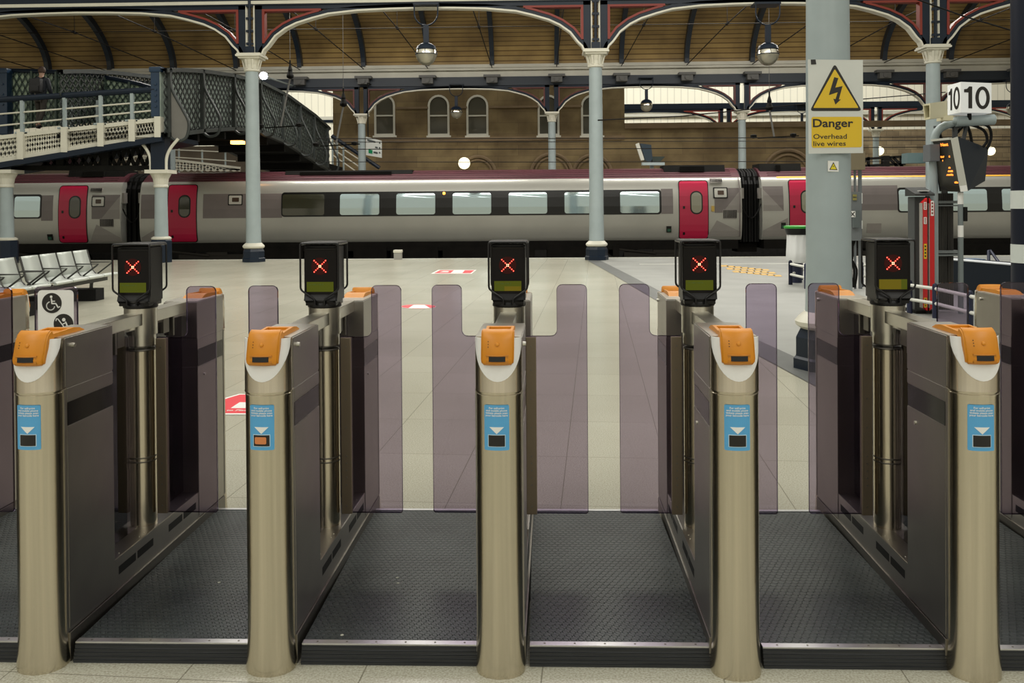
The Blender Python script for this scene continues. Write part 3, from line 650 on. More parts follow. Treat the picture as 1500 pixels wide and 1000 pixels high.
def tri(a, b_, c): return [(tx(a[0]), tz(a[1])), (tx(b_[0]), tz(b_[1])), (tx(c[0]), tz(c[1]))]
BW = mat('green_label', (.02, .10, .06), .4)
def label_box(px, py): return [('label_plate', rect(px, px + 7, py, py + 9), GLB), ('label', rect(px + 1.2, px + 6, py + 4, py + 8), BW)]
STEP = mat('step_board', (.40, .38, .30), .5)
p2 = [('front_panel', rect(297, 413, 281, 317), MAUVE), ('front_panel', rect(206, 246, 281, 317), MAUVE), ('lower_panel', [(tx(206), tz(345)), (tx(246), tz(322)), (tx(246), tz(350)), (tx(206), tz(350))], MAUVE_L)] + info(333.5, 355, 282, 298)
p2 += [('rear_panel', rect(968.5, 986, 278.5, 315), MAUVE), ('end_panel', rect(1047, 1086, 278, 314), MAUVE), ('lower_panel', [(tx(1050), tz(325)), (tx(1085), tz(342)), (tx(1085), tz(349)), (tx(1036), tz(349))], MAUVE_L), ('triangle', tri((1058, 314), (1086, 280), (1086, 314)), MAUVE_L)]
p2 += vents(1059, 1079, 309, 323) + vents(1041, 1059, 263, 270, 8) + info(1045, 1066, 277, 293) + label_box(976, 333) + [('lamp_housing', rect(1042, 1046, 304, 312), mat('small_yellow', (.6, .4, .08), .5)), ('access_hatch', [(tx(1083), tz(349)), (tx(1084), tz(349)), (tx(1084), tz(263)), (tx(1083), tz(263))], MAUVE)]
wl2 = [(413.8, 475, 1), (498, 555.5, 0), (580.5, 637.5, 0), (663, 719.5, 0), (745, 801.5, 0), (827, 883, 0), (908.5, 966, 0)]
c2 = car(tx(204), tx(1087), 'long silver carriage with crimson doors filling the middle of the platform view', [(tx(246), tx(287)), (tx(995.5), tx(1037))], [(tx(a), tx(b_), d) for a, b_, d in wl2], [(tx(412), tx(969))], p2)
q = at(650, 283, YT - .05); MB().lathe((q.x, YT + tdy(q.z) - .04, q.z - .05), [(.05 * math.sin(R(a)), .05 - .05 * math.cos(R(a))) for a in range(0, 181, 20)], 12).build('orange_light', mat('amber_lamp', (1, .3, .02), .4, emit=6, ecol=(1, .33, .03)), c2, True)
p1 = [('end_panel', rect(134, 175, 281, 317), MAUVE), ('rear_panel', rect(60, 77, 281, 319), MAUVE), ('lower_panel', [(tx(141), tz(325)), (tx(175), tz(345)), (tx(175), tz(351)), (tx(130), tz(351))], MAUVE_L), ('triangle', tri((148, 317), (175, 283), (175, 317)), MAUVE_L)] + info(133.5, 153, 283, 299) + vents(146, 166, 316, 329) + vents(131, 148, 270, 277, 8) + label_box(69, 339)
w1 = [(tx(21), tx(58.5), 0), (tx(-58), tx(-2), 0), (tx(-140), tx(-84), 0)]
car(tx(-700), tx(176), 'silver carriage at the far left with one crimson door', [(tx(86), tx(126)), (tx(-660), tx(-620))], w1, [(tx(-500), tx(60.5))], p1)
p3 = [('front_panel', rect(1118, 1148, 276, 312), MAUVE), ('triangle', tri((1118, 312), (1118, 280), (1148, 312)), MAUVE_L), ('mauve_panel', rect(1200, 1316, 276, 312), MAUVE), ('lower_panel', [(tx(1118), tz(340)), (tx(1154), tz(322)), (tx(1154), tz(349)), (tx(1118), tz(349))], MAUVE_L)] + label_box(1144, 329) + vents(1270, 1291, 331, 345, 1)[:1]
w3 = [(tx(a), tx(a + 57), 0) for a in (1317, 1389, 1468, 1550)]
car(tx(1117), tx(2000), 'silver carriage on the right with a yellow line under its roof', [(tx(1157), tx(1199)), (tx(1950), tx(1990))], w3, [(tx(1315), tx(1900))], p3, yellow=True)
for i, (a, b_) in enumerate(((tx(176), tx(204)), (tx(1087), tx(1117)))):
    r = thing('gangway', 'dark folding gangway between the carriages on the %s' % ['left', 'right'][i], 'gangway', ((a + b_) / 2, YT + 1.36, -.1))
    mb = MB(); n = 7
    for k in range(n):
        u0 = lerp(a, b_, k / n) + .02; u1 = lerp(a, b_, (k + 1) / n) - .02; d = .42 if k % 2 else .5
        mb.prism([(YT + d, .1), (YT + d, 2.3), (YT + d + .3, 2.75), (YT + 1.36, 2.93), (YT + 2.42 - d, 2.75), (YT + 2.72 - d, 2.3), (YT + 2.72 - d, .1)], 'x', u0, u1)
    mb.box(a, b_, YT + .6, YT + 2.1, .1, 2.6); mb.build('bellows', BLACK2, r)
    mb = MB(); mb.tube([(lerp(a, b_, t), YT + .2, 1.55 - 1.0 * math.sin(math.pi * t) * .55) for t in [k / 12 for k in range(13)]], .025, 6); mb.build('jumper_cable', BLACK, r)
    for q0 in (a, b_ - .1): MB().box(q0, q0 + .1, YT + .15, YT + .4, 1.75, 2.15).build('connector_box', MAUVE_L, r)
    mb = MB(); mb.box(a, b_, YT + .9, YT + 1.8, -.3, .05); mb.build('coupler', UND, r)
# roof equipment
def roofbox(px0, px1, py0, py1, lab, m=DARK):
    b = MB(); zb_ = tz(py1); zt_ = tz(py0); b.prism([(YT + .7, 2.74), (YT + .8, zt_), (YT + 1.9, zt_), (YT + 2.0, 2.74)], 'x', tx(px0), tx(px1))
    b.box(tx(px0) + .6, tx(px1) - .8, YT + .66, YT + .76, 2.80, zt_ - .06)
    r = b.build('roof_unit', m); tag(r, lab, 'roof equipment', 'units on the train roof'); return r
roofbox(977, 1068, 243, 250, 'long dark unit on the middle carriage roof near the right gangway')
roofbox(410, 600, 246.5, 250, 'low dark unit on the middle carriage roof at the footbridge foot')
roofbox(1120, 1182, 242, 250, 'dark unit on the right carriage roof just left of the danger sign column')
roofbox(86, 170, 243, 249, 'dark unit on the left carriage roof')
# small grey box and pipe on the platform edge
p = atZ(590, 377.2); r = thing('trackside_box', 'small grey capped box at the platform edge before the train', 'utility box', (p.x, 25.9, 0))
MB().box(p.x - .11, p.x + .11, 25.8, 26.0, 0, .20).build('body', mat('box_grey', (.30, .29, .26), .5), r); MB().box(p.x - .125, p.x + .125, 25.78, 26.02, .20, .28, .02).build('cap', CREAM, r)
# ================================================================== footbridge
BXR = atX(240, 150, -10.6)          # right hand parapet plane X = -10.6
BX = -10.6; BXL = -13.6
GREEN_D = mat('bridge_lattice_iron', (.030, .036, .034), .5, var=.2, vscale=4); BGREY = mat('bridge_backing', (.16, .20, .19), .5, var=.15, vscale=2)
def onx(px, py, X=BX): p = atX(px, py, X); return (p.y, p.z)
TOP = [onx(*p) for p in ((240, 100), (262, 99.5), (300, 102), (340, 108), (380, 118), (420, 138), (460, 167), (482, 187))]
BOT = [onx(*p) for p in ((240, 201), (262, 199), (300, 194), (340, 191), (380, 195), (420, 212), (460, 238), (482, 251))]
ya, yb = TOP[0][0], TOP[-1][0]
topz = lambda y: interp(TOP, y)
botz = lambda y: interp(BOT, y)
def lattice(mb, P, nu, nv, w=.05, t=.03, up=(1, 0, 0)):
    """diagonal flat bars over the surface P(u,v)"""
    for s in (1, -1):
        for k in range(-nv, nu + nv):
            for j in range(nv):
                u0, u1 = (k + j) / nu, (k + j + 1) / nu; v0, v1 = (j / nv, (j + 1) / nv) if s == 1 else (1 - j / nv, 1 - (j + 1) / nv)
                if u0 < -1e-6 or u1 > 1 + 1e-6: continue
                a, b_ = P(u0, v0), P(u1, v1); d = (b_ - a); mb.bar(a, b_, w, t, up=d.cross(Vector(up)))
def Pspan(X):
    def P(u, v):
        y = lerp(ya, yb, u); return Vector((X, y, lerp(botz(y) + .12, topz(y) - .10, v)))
    return P
def girder(X, label_par):
    mb = MB(); lattice(mb, Pspan(X), 60, 6, .045, .03)
    n = 40
    for f, h in ((topz, -.12), (botz, 0.0)):
        rows = []
        for k in range(n + 1):
            y = lerp(ya, yb, k / n); z = f(y) + (h if f is topz else 0); rows.append([(X - .10, y, z), (X + .10, y, z), (X + .10, y, z + .12), (X - .10, y, z + .12), (X - .10, y, z)])
        mb.grid(rows)
    return mb
br = thing('footbridge_span', 'dark arched lattice footbridge span crossing over the train at upper left', 'footbridge', ((BX + BXL) / 2, (ya + yb) / 2, 3.5))
g = girder(BX, None).build('lattice_parapet', GREEN_D, br)
g2 = girder(BXL, None).build('lattice_parapet', GREEN_D, br)
mb = MB(); rows = [[(BX - .12, lerp(ya, yb, k / 30), botz(lerp(ya, yb, k / 30)) + .12), (BX - .12, lerp(ya, yb, k / 30), topz(lerp(ya, yb, k / 30)) - .1)] for k in range(31)]
mb.grid(rows); mb.build('lattice_backing', mat('green_grey_backing', (.30, .36, .32), .6, var=.2, vscale=2), br, solid=.01)  # added pale sheet standing in for the light seen through the lattice
rib_y = [onx(px, 150)[0] for px in (246, 295, 341, 380, 413, 438, 459, 478)]
for k, y in enumerate(rib_y):
    zt_, zb_ = topz(y), botz(y); H = zt_ - zb_
    mb = MB(); mb.box(BX - .02, BX + .10, y - .07, y + .07, zb_, zt_)
    pts = smooth_curve([(BX + .06, y, zt_ - .05), (BX + .12, y, zt_ - H * .30), (BX + .42, y, zt_ - H * .60), (BX + .60, y, zt_ - H * .80), (BX + .52, y, zb_ - .02), (BX + .25, y, zb_ - .12), (BX + .04, y, zb_ + .02)], 6)
    mb.tube(pts, .045, 8); f = mb.build('scroll_bracket', GREEN_D, br)
    if k == 0:
        q = MB(); q.prism([(p.x, p.z) for p in pts], 'y', y - .015, y + .015); q.build('bracket_plate', mat('grey_plate', (.16, .155, .14), .5, var=.1, vscale=2), f)
mb = MB(); rows = []
for k in range(31):
    y = lerp(ya, yb, k / 30); z = botz(y); rows.append([(BX - .05, y, z), (BXL + .05, y, z), (BXL + .05, y, z + .14), (BX - .05, y, z + .14), (BX - .05, y, z)])
mb.grid(rows)
for k in range(9):
    y = lerp(ya + .4, yb - .4, k / 8); z = botz(y); mb.box(BXL + .1, BX - .1, y - .08, y + .08, z - .28, z)
mb.build('deck', DARK, br)
p = at(387, 231, 33); MB().box(BX - .9, BX - .45, 32.8, 33.1, botz(33) - .42, botz(33) - .30).build('soffit_lamp', mat('amber_soffit', (1, .4, .05), .4, emit=6, ecol=(1, .42, .08)), br)
# navy newel posts at the ends
YN = 25.1
def newel_post(px0, px1, py0, py1, Yn, lab):
    a = at(px0, py0, Yn); b_ = at(px1, py1, Yn); r = MB(); r.box(a.x, b_.x, Yn - .18, Yn + .18, b_.z, a.z - .1, .04)
    r.box(a.x - .03, b_.x + .03, Yn - .22, Yn + .22, a.z - .16, a.z, .05)
    for k in range(5): z = lerp(b_.z + .3, a.z - .5, k / 4);
    for k in range(5):
        z = lerp(b_.z + .3, a.z - .5, k / 4); r.box((a.x + b_.x) / 2 - .03, (a.x + b_.x) / 2 + .03, Yn - .21, Yn - .15, z - .03, z + .03, .01)
    o = r.build('newel_post', mat('navy_blue_paint', (.012, .035, .075), .3)); tag(o, lab, 'post'); return o
newel_post(224, 240, 99, 172, YN, 'shiny navy newel post where the ramp meets the dark bridge span')
newel_post(2, 16, 101, 198, 27.4, 'shiny navy newel post at the far left end of the ramp')
# ramp with white lattice fascia
rp_ = thing('footbridge_ramp', 'footbridge ramp with white lattice side sloping down to the left edge', 'ramp', at(110, 245, 26.3))
YR = 25.0
def Rt(px): return interp([(-140, 216), (0, 199), (237, 172.5)], px)
def Rb(px): return interp([(-140, 262), (0, 238), (237, 200)], px)
xs_ = [-140, -70, -18, 34, 98, 151, 196.5, 234]
mb = MB()
for a, b_ in zip(xs_, xs_[1:]):
    A0, A1, B0, B1 = at(a, Rb(a), YR), at(a, Rt(a), YR), at(b_, Rb(b_), YR), at(b_, Rt(b_), YR)
    def P(u, v, A0=A0, A1=A1, B0=B0, B1=B1): return (A0.lerp(A1, .12 + .76 * v)).lerp(B0.lerp(B1, .12 + .76 * v), u)
    m_ = MB(); lattice(m_, P, 9, 2, .06, .03, (0, 1, 0)); mb.add(m_.v, m_.f)
    m_ = MB(); m_.bar(A1 - Vector((0, 0, .05)), B1 - Vector((0, 0, .05)), .11, .16); m_.bar(A0 + Vector((0, 0, .06)), B0 + Vector((0, 0, .06)), .12, .14); mb.add(m_.v, m_.f)
mb.build('lattice_fascia', CREAM, rp_)
mb = MB(); mb.add([at(-140, Rb(-140) - 2, YR + .05), at(234, Rb(234) - 2, YR + .05), at(234, Rt(234) + 2, YR + .05), at(0, Rt(0) + 2, YR + .05), at(-140, Rt(-140) + 2, YR + .05), at(0, Rb(0) - 2, YR + .05)], [(0, 5, 3, 4), (5, 1, 2, 3)]); mb.build('fascia_backing', mat('fascia_backing', (.36, .35, .31), .6), rp_, solid=.02)
for a in xs_[1:]:
    p, q = at(a, Rb(a), YR), at(a, Rt(a), YR); b = MB(); b.box(p.x - .09, p.x + .09, YR - .16, YR + .10, p.z - .02, q.z + .03); b.build('fascia_post', CREAM, rp_)
mb = MB(); A, B = at(-140, Rb(-140) + 4, YR), at(240, Rb(240) + 3, YR); mb.bar(A, B, .16, .3); C_, D_ = A + Vector((0, 1.3, .05)), B + Vector((0, 1.3, .05)); mb.bar(C_, D_, .14, 2.5); mb.build('deck', NAVY, rp_)
for i, (ya_, yb_, w_, m_) in enumerate((((-140, 158), (230, 131), .17, NAVY), ((-140, 177), (231, 148), .05, CREAM), ((-140, 195), (231, 161), .05, CREAM))):
    A, B = at(*ya_, YR), at(*yb_, YR); mid = at(0, [146, 167, 184][i], YR)
    b = MB(); b.tube([A, mid, B], w_ / 2, 10); b.build('handrail' if i == 0 else 'rail', m_, rp_, True)
for px in (-18, 33, 95, 148, 194):
    p, q = at(px, Rt(px) + 1, YR), at(px, interp([(-140, 158), (0, 146), (230, 131)], px), YR); b = MB(); b.box(p.x - .045, p.x + .045, YR - .045, YR + .045, p.z, q.z); b.box(p.x - .18, p.x + .18, YR - .08, YR + .08, p.z, p.z + .06); b.build('rail_post', GREYP, rp_)
for px in (105, 142):
    b = MB(); p, q = at(px, 186, 26.9), at(px, 147, 26.9); b.cyl(p, q, .045, 10); b.build('rail_post', GREYP, rp_, True)
# far parapet of the ramp
YF = 27.5
FT = [(-60, 99), (8, 102), (60, 103.5), (100, 105), (135, 109), (170, 115), (200, 121), (226, 128.5)]
fp = thing('ramp_parapet', 'navy topped green lattice parapet on the far side of the ramp behind the walking person', 'parapet', at(110, 185, YF))
def PF(u, v):
    px = lerp(-60, 226, u); return at(px, lerp(interp([(-60, 196), (226, 172)], px), interp(FT, px) + 1, v), YF)
mb = MB(); lattice(mb, PF, 34, 5, .04, .03, (0, 1, 0)); mb.build('lattice', mat('dark_green_iron', (.045, .075, .06), .5), fp)
mb = MB(); mb.grid([[PF(k / 30, 0) + Vector((0, .06, 0)), PF(k / 30, 1) + Vector((0, .06, 0))] for k in range(31)]); mb.build('lattice_backing', mat('pale_backing', (.40, .50, .38), .6, var=.4, vscale=2), fp, solid=.01)  # added solid backing, its pale tone standing for light between the bars
for k in range(9): u = k / 8; mb = MB(); mb.bar(PF(u, 0) - Vector((0, .03, 0)), PF(u, 1) - Vector((0, .03, 0)), .06, .08, up=(1, 0, 0)); mb.build('stiffener', mat('dark_green_iron', (.045, .075, .06), .5), fp)
mb = MB(); mb.tube([PF(k / 24, 1) for k in range(25)], .07, 8); mb.build('top_rail', NAVY, fp, True)
# lattice girder under the ramp
ug = thing('support_girder', 'dark lattice girder under the ramp just above the train roof', 'girder', at(130, 247, 25.6))
def PU(u, v):
    px = lerp(20, 226, u); return at(px, lerp(246, max(interp([(20, 240), (60, 233), (226, 209)], px), 205), v), 25.6)
mb = MB(); lattice(mb, lambda u, v: PU(lerp(.2, 1, u), v), 12, 1, .10, .06, (0, 1, 0)); mb.build('lattice', DARK, ug)
mb = MB(); mb.bar(PU(0, 0), PU(1, 0), .14, .25); mb.bar(PU(0, 1), PU(1, 1), .14, .25)
for u in (.34, .66, 1): mb.bar(PU(u, 0), PU(u, 1), .22, .2, up=(1, 0, 0))
mb.build('flange', DARK, ug)
# supporting columns
def bcol(px, label):
    x = at(px, 300, 25.2).x; r = thing('iron_column', label, 'column', (x, 25.2, 0), 'grey cast iron columns'); zt_ = zat(px, 249, 25.2)
    b = MB(); b.lathe((x, 25.2, 0), [(.30, 0), (.30, .62), (.27, .66)], 8); b.build('base', NAVY, r)
    b = MB(); b.lathe((x, 25.2, .66), [(.27, 0), (.28, .04), (.22, .08)], 24); b.build('base_ring', CREAM, r, True)
    b = MB(); b.lathe((x, 25.2, .72), [(.19, 0), (.17, zt_ - .72 - .45)], 24); b.build('shaft', GREYP, r, True)
    b = MB(); b.lathe((x, 25.2, zt_ - .5), [(.20, 0), (.21, .04), (.19, .08), (.22, .25), (.30, .40)], 20); b.box(x - .33, x + .33, 24.87, 25.53, zt_ - .1, zt_); b.build('capital', CREAM, r)
    return x, zt_
x_, zt_ = bcol(236, 'shorter grey column carrying the footbridge between two crimson doors'); bcol(10, 'shorter grey column carrying the ramp at the left edge')
zs_ = zat(236, 203, 25.2); b = MB(); b.box(x_ - .2, x_ + .2, 25.0, 25.4, zt_, zs_); o = b.build('support_block', NAVY); tag(o, 'dark block between the footbridge and its supporting column', 'bracket')
for s, lab in ((-1, 'left'), (1, 'right')):
    pts = smooth_curve([(x_ + s * .22, 25.05, zt_), (x_ + s * .24, 25.05, zt_ + .35), (x_ + s * .36, 25.05, zt_ + .62), (x_ + s * .58, 25.05, zs_ - .02)], 5)
    o = MB().tube(pts, .045, 8).build('curved_brace', CREAM, None, True); tag(o, 'cream curved brace on the %s of the block under the footbridge' % lab, 'brace')
# stairs at the far end of the bridge
st = thing('bridge_stair', 'staircase with white rails going down from the far end of the footbridge', 'stairs', at(515, 250, 45.8))
YS = 45.9
for k, (a, b_) in enumerate((((486, 199), (556, 246)), ((486, 217), (529, 246)), ((486, 226), (520, 250)), ((487, 208), (536, 240)))):
    m_ = MB(); m_.tube([at(*a, YS), at(*b_, YS)], .10 if k == 0 else .035, 8); m_.build('handrail' if k == 0 else 'rail', NAVY if k == 0 else CREAM, st, True)
m_ = MB(); m_.bar(at(470, 243, YS), at(500, 252, YS), .5, .1); m_.build('landing', DARK, st)
for px in (487, 494, 503): m_ = MB(); q_ = at(px, 204 + (px - 487) * .7, YS); m_.cyl(q_, (q_.x, q_.y, 0), .05, 8); m_.build('rail_post', GREYP, st, True)
# hanging sign beside the rear column
sg = thing('hanging_sign', 'white direction sign with small green square beside the slim rear column', 'sign', at(548, 214, 44.2))
P = [at(536, 200, 44.0), at(559, 206, 43.2), at(559, 231, 43.2), at(536, 227, 44.0)]
m_ = MB(); m_.add(P + [p + Vector((0, .08, 0)) for p in P], [(0, 1, 2, 3), (7, 6, 5, 4), (0, 4, 5, 1), (1, 5, 6, 2), (2, 6, 7, 3), (3, 7, 4, 0)]); m_.build('board', mat('sign_board_white', (.7, .72, .68), .4), sg)  # plain white board colour, no emission
def onP(u, v, d=.02): return P[0].lerp(P[1], u).lerp(P[3].lerp(P[2], u), v) + Vector((0, -d, 0))
m_ = MB(); m_.add([onP(.18, .66), onP(.42, .66), onP(.42, .86), onP(.18, .86)], [(0, 1, 2, 3)]); m_.build('green_square', mat('sign_green', (.01, .25, .10), .4), sg, solid=.01)
m_ = MB()
for u0, u1, v0 in ((.1, .6, .12), (.84, .92, .12), (.84, .92, .4), (.84, .92, .68), (.5, .75, .72), (.6, .76, .42)): m_.add([onP(u0, v0), onP(u1, v0), onP(u1, v0 + .09), onP(u0, v0 + .09)], [(0, 1, 2, 3)])
m_.build('sign_text', mat('sign_dark_text', (.08, .09, .09), .5), sg, solid=.01)
m_ = MB(); m_.tube([P[0] + Vector((.1, .04, 0)), (P[0].x + .1, 44.0, 7.7), (P[0].x + .1, 45.0, 7.75)], .03, 6); m_.build('hanger', DARK, sg)

# ------------------------------------------------------------------ person walking on the ramp
fx = at(60, 188, 26.3); zf = fx.z; hh = zat(60, 97.5, 26.3) - zf; S_ = hh / 1.80
def skin_fig(name, verts, edges, rad, m, parent, root=0):
    me = bpy.data.meshes.new(name); me.from_pydata([tuple(Vector(v) * S_) for v in verts], edges, []); o = bpy.data.objects.new(name, me); COL.objects.link(o); o.parent = parent
    md = o.modifiers.new('skin', 'SKIN'); 
    for i, s in enumerate(me.skin_vertices[0].data): s.radius = (rad[i][0] * S_, rad[i][1] * S_); s.use_root = (i == root)
    md.use_smooth_shade = True
    sb_ = o.modifiers.new('sub', 'SUBSURF'); sb_.levels = 2; sb_.render_levels = 2; me.materials.append(m); return o
ps = thing('person', 'person seen from behind in dark jacket and trousers walking along the footbridge ramp', 'person', (fx.x, 26.3, zf))
SKINM = mat('skin_tone', (.40, .24, .17), .5)
# walking away: +y is ahead; left/right on x
body_v = [(0, 0, .94), (0, .01, 1.12), (0, .03, 1.32), (0, .05, 1.44), (0, .06, 1.52), (0, .08, 1.62), (0, .09, 1.72),
          (-.09, 0, .90), (-.12, .14, .50), (-.13, .02, .10), (-.14, .14, .03), (.09, 0, .90), (.08, -.02, .50), (.07, -.24, .12), (.07, -.14, .03),
          (-.19, .03, 1.40), (-.27, -.06, 1.15), (-.25, .06, .93), (-.25, .10, .86), (.19, .03, 1.40), (.25, .05, 1.14), (.21, .20, .96), (.20, .26, .92)]
body_e = [(0, 1), (1, 2), (2, 3), (3, 4), (4, 5), (5, 6), (0, 7), (7, 8), (8, 9), (9, 10), (0, 11), (11, 12), (12, 13), (13, 14), (3, 15), (15, 16), (16, 17), (17, 18), (3, 19), (19, 20), (20, 21), (21, 22)]
body_r = [(.15, .11), (.14, .10), (.17, .11), (.13, .09), (.055, .055), (.085, .095), (.06, .07), (.09, .09), (.06, .06), (.04, .04), (.04, .05), (.09, .09), (.06, .06), (.04, .04), (.04, .05), (.065, .065), (.05, .05), (.035, .035), (.03, .045), (.065, .065), (.05, .05), (.035, .035), (.03, .045)]
skin_fig('body', body_v, body_e, body_r, SKINM, ps)
JK = mat('dark_jacket', (.018, .022, .032), .7); TR = mat('brown_grey_trousers', (.040, .034, .028), .8)
jv = [(0, 0, .90), (0, .01, 1.12), (0, .03, 1.32), (0, .05, 1.45), (-.19, .03, 1.41), (-.27, -.06, 1.15), (-.25, .06, .95), (.19, .03, 1.41), (.25, .05, 1.14), (.21, .20, .97), (0, .06, 1.51)]
skin_fig('jacket', jv, [(0, 1), (1, 2), (2, 3), (3, 4), (4, 5), (5, 6), (3, 7), (7, 8), (8, 9), (3, 10)], [(.185, .15), (.175, .13), (.20, .14), (.155, .11), (.08, .08), (.065, .065), (.048, .048), (.08, .08), (.065, .065), (.048, .048), (.075, .07)], JK, ps)
tv = [(0, 0, .92), (-.09, 0, .88), (-.12, .14, .50), (-.13, .02, .12), (.09, 0, .88), (.08, -.02, .50), (.07, -.24, .14)]
skin_fig('trousers', tv, [(0, 1), (1, 2), (2, 3), (0, 4), (4, 5), (5, 6)], [(.165, .13), (.11, .11), (.078, .078), (.06, .06), (.11, .11), (.078, .078), (.06, .06)], TR, ps)
hm = MB(); hm.lathe((0, 0, 0), [(.100 * math.sin(R(a)), -.118 * math.cos(R(a))) for a in range(50, 181, 13)], 20)
hm.xf(lambda p: Vector((p.x, .085 + p.y * 1.12 - (.02 if p.z < -.03 else 0), 1.70 + p.z)) * S_).build('hair', mat('brown_hair', (.05, .025, .015), .7), ps, True, org=(0, 0, 0))
SHOE = mat('dark_shoe', (.02, .02, .02), .5)
for s, v in (('shoe', [(-.13, .0, .05), (-.14, .20, .035)]), ('shoe', [(.07, -.26, .07), (.07, -.08, .035)])):
    skin_fig(s, v, [(0, 1)], [(.055, .05), (.045, .035)], SHOE, ps)
bp_ = MB(); c = Vector((fx.x, 26.3, zf)); bp_.box(c.x - .16 * S_, c.x + .16 * S_, c.y - .30 * S_, c.y - .12 * S_, c.z + 1.02 * S_, c.z + 1.42 * S_, .045)
o = bp_.build('backpack', mat('black_backpack', (.010, .010, .012), .6), None, True); tag(o, 'dark backpack on the back of the person on the footbridge', 'backpack')
q = MB(); q.box(c.x - .12 * S_, c.x + .12 * S_, c.y - .335 * S_, c.y - .29 * S_, c.z + 1.05 * S_, c.z + 1.22 * S_, .015); q.build('front_pocket', mat('black_backpack', (.010, .010, .012), .6), o, True)
q = MB()
for sx in (-1, 1): q.tube([c + Vector((sx * .10, -.14, 1.40)) * S_, c + Vector((sx * .12, -.02, 1.50)) * S_, c + Vector((sx * .12, .16, 1.36)) * S_, c + Vector((sx * .14, .14, 1.15)) * S_, c + Vector((sx * .13, -.13, 1.06)) * S_], .018, 6)
q.build('shoulder_strap', BLACK2, o)
# ================================================================== ticket gates
GY = 3.72; A_, B_, NN, YC = .0785, .070, 2.1, -.744       # nose half width, depth, exponent, centre (local y)
def bz(z): return B_ * (1 - .42 * min(max((z - 1.05) / .075, 0), 1))
def nose_y(x, z=0, a=A_):
    t = min(abs(x) / a, 1.0); return YC - bz(z) * (1 - t ** NN) ** (1 / NN)
def nose_ring(z, s=1.0, back=YC + .02, n=28):
    a, b = A_ * s, bz(z) * s; pts = []
    for k in range(n + 1):
        t = math.pi * k / n; cx, sx = math.cos(t), math.sin(t)
        pts.append((a * math.copysign(abs(cx) ** (2 / NN), cx), YC - b * abs(sx) ** (2 / NN), z))
    return [(a, back, z)] + pts + [(-a, back, z)]
def half(mb, flip):      # rear half is the front half turned round
    return mb.xf(lambda p: (-p.x, -p.y, p.z)) if flip else mb
SLOTD = mat('slot_black', (.004, .004, .004), .6); PLINTH = mat('plinth_steel', (.22, .205, .18), .4, 1.0)
VISOR = mat('dark_side_window', (.006, .0055, .0055), .15, spec=.25)
def nose_patch(poly, off, th=.0012, cuts=8):
    bm = bmesh.new(); bm.faces.new([bm.verts.new((p[0], 0, p[1])) for p in poly])
    for k in range(1, 24):
        x = -.078 + .156 * k / 24
        bmesh.ops.bisect_plane(bm, geom=bm.verts[:] + bm.edges[:] + bm.faces[:], plane_co=(x, 0, 0), plane_no=(1, 0, 0))
    for z in (1.05, 1.075, 1.10): bmesh.ops.bisect_plane(bm, geom=bm.verts[:] + bm.edges[:] + bm.faces[:], plane_co=(0, 0, z), plane_no=(0, 0, 1))
    r = bmesh.ops.extrude_face_region(bm, geom=bm.faces[:]); ev = {v for v in r['geom'] if isinstance(v, bmesh.types.BMVert)}
    for v in bm.verts:
        y = nose_y(v.co.x, v.co.z); v.co.y = y - off + (th + off if v in ev else 0)
    mb = MB(); mb.bm(bm); return mb
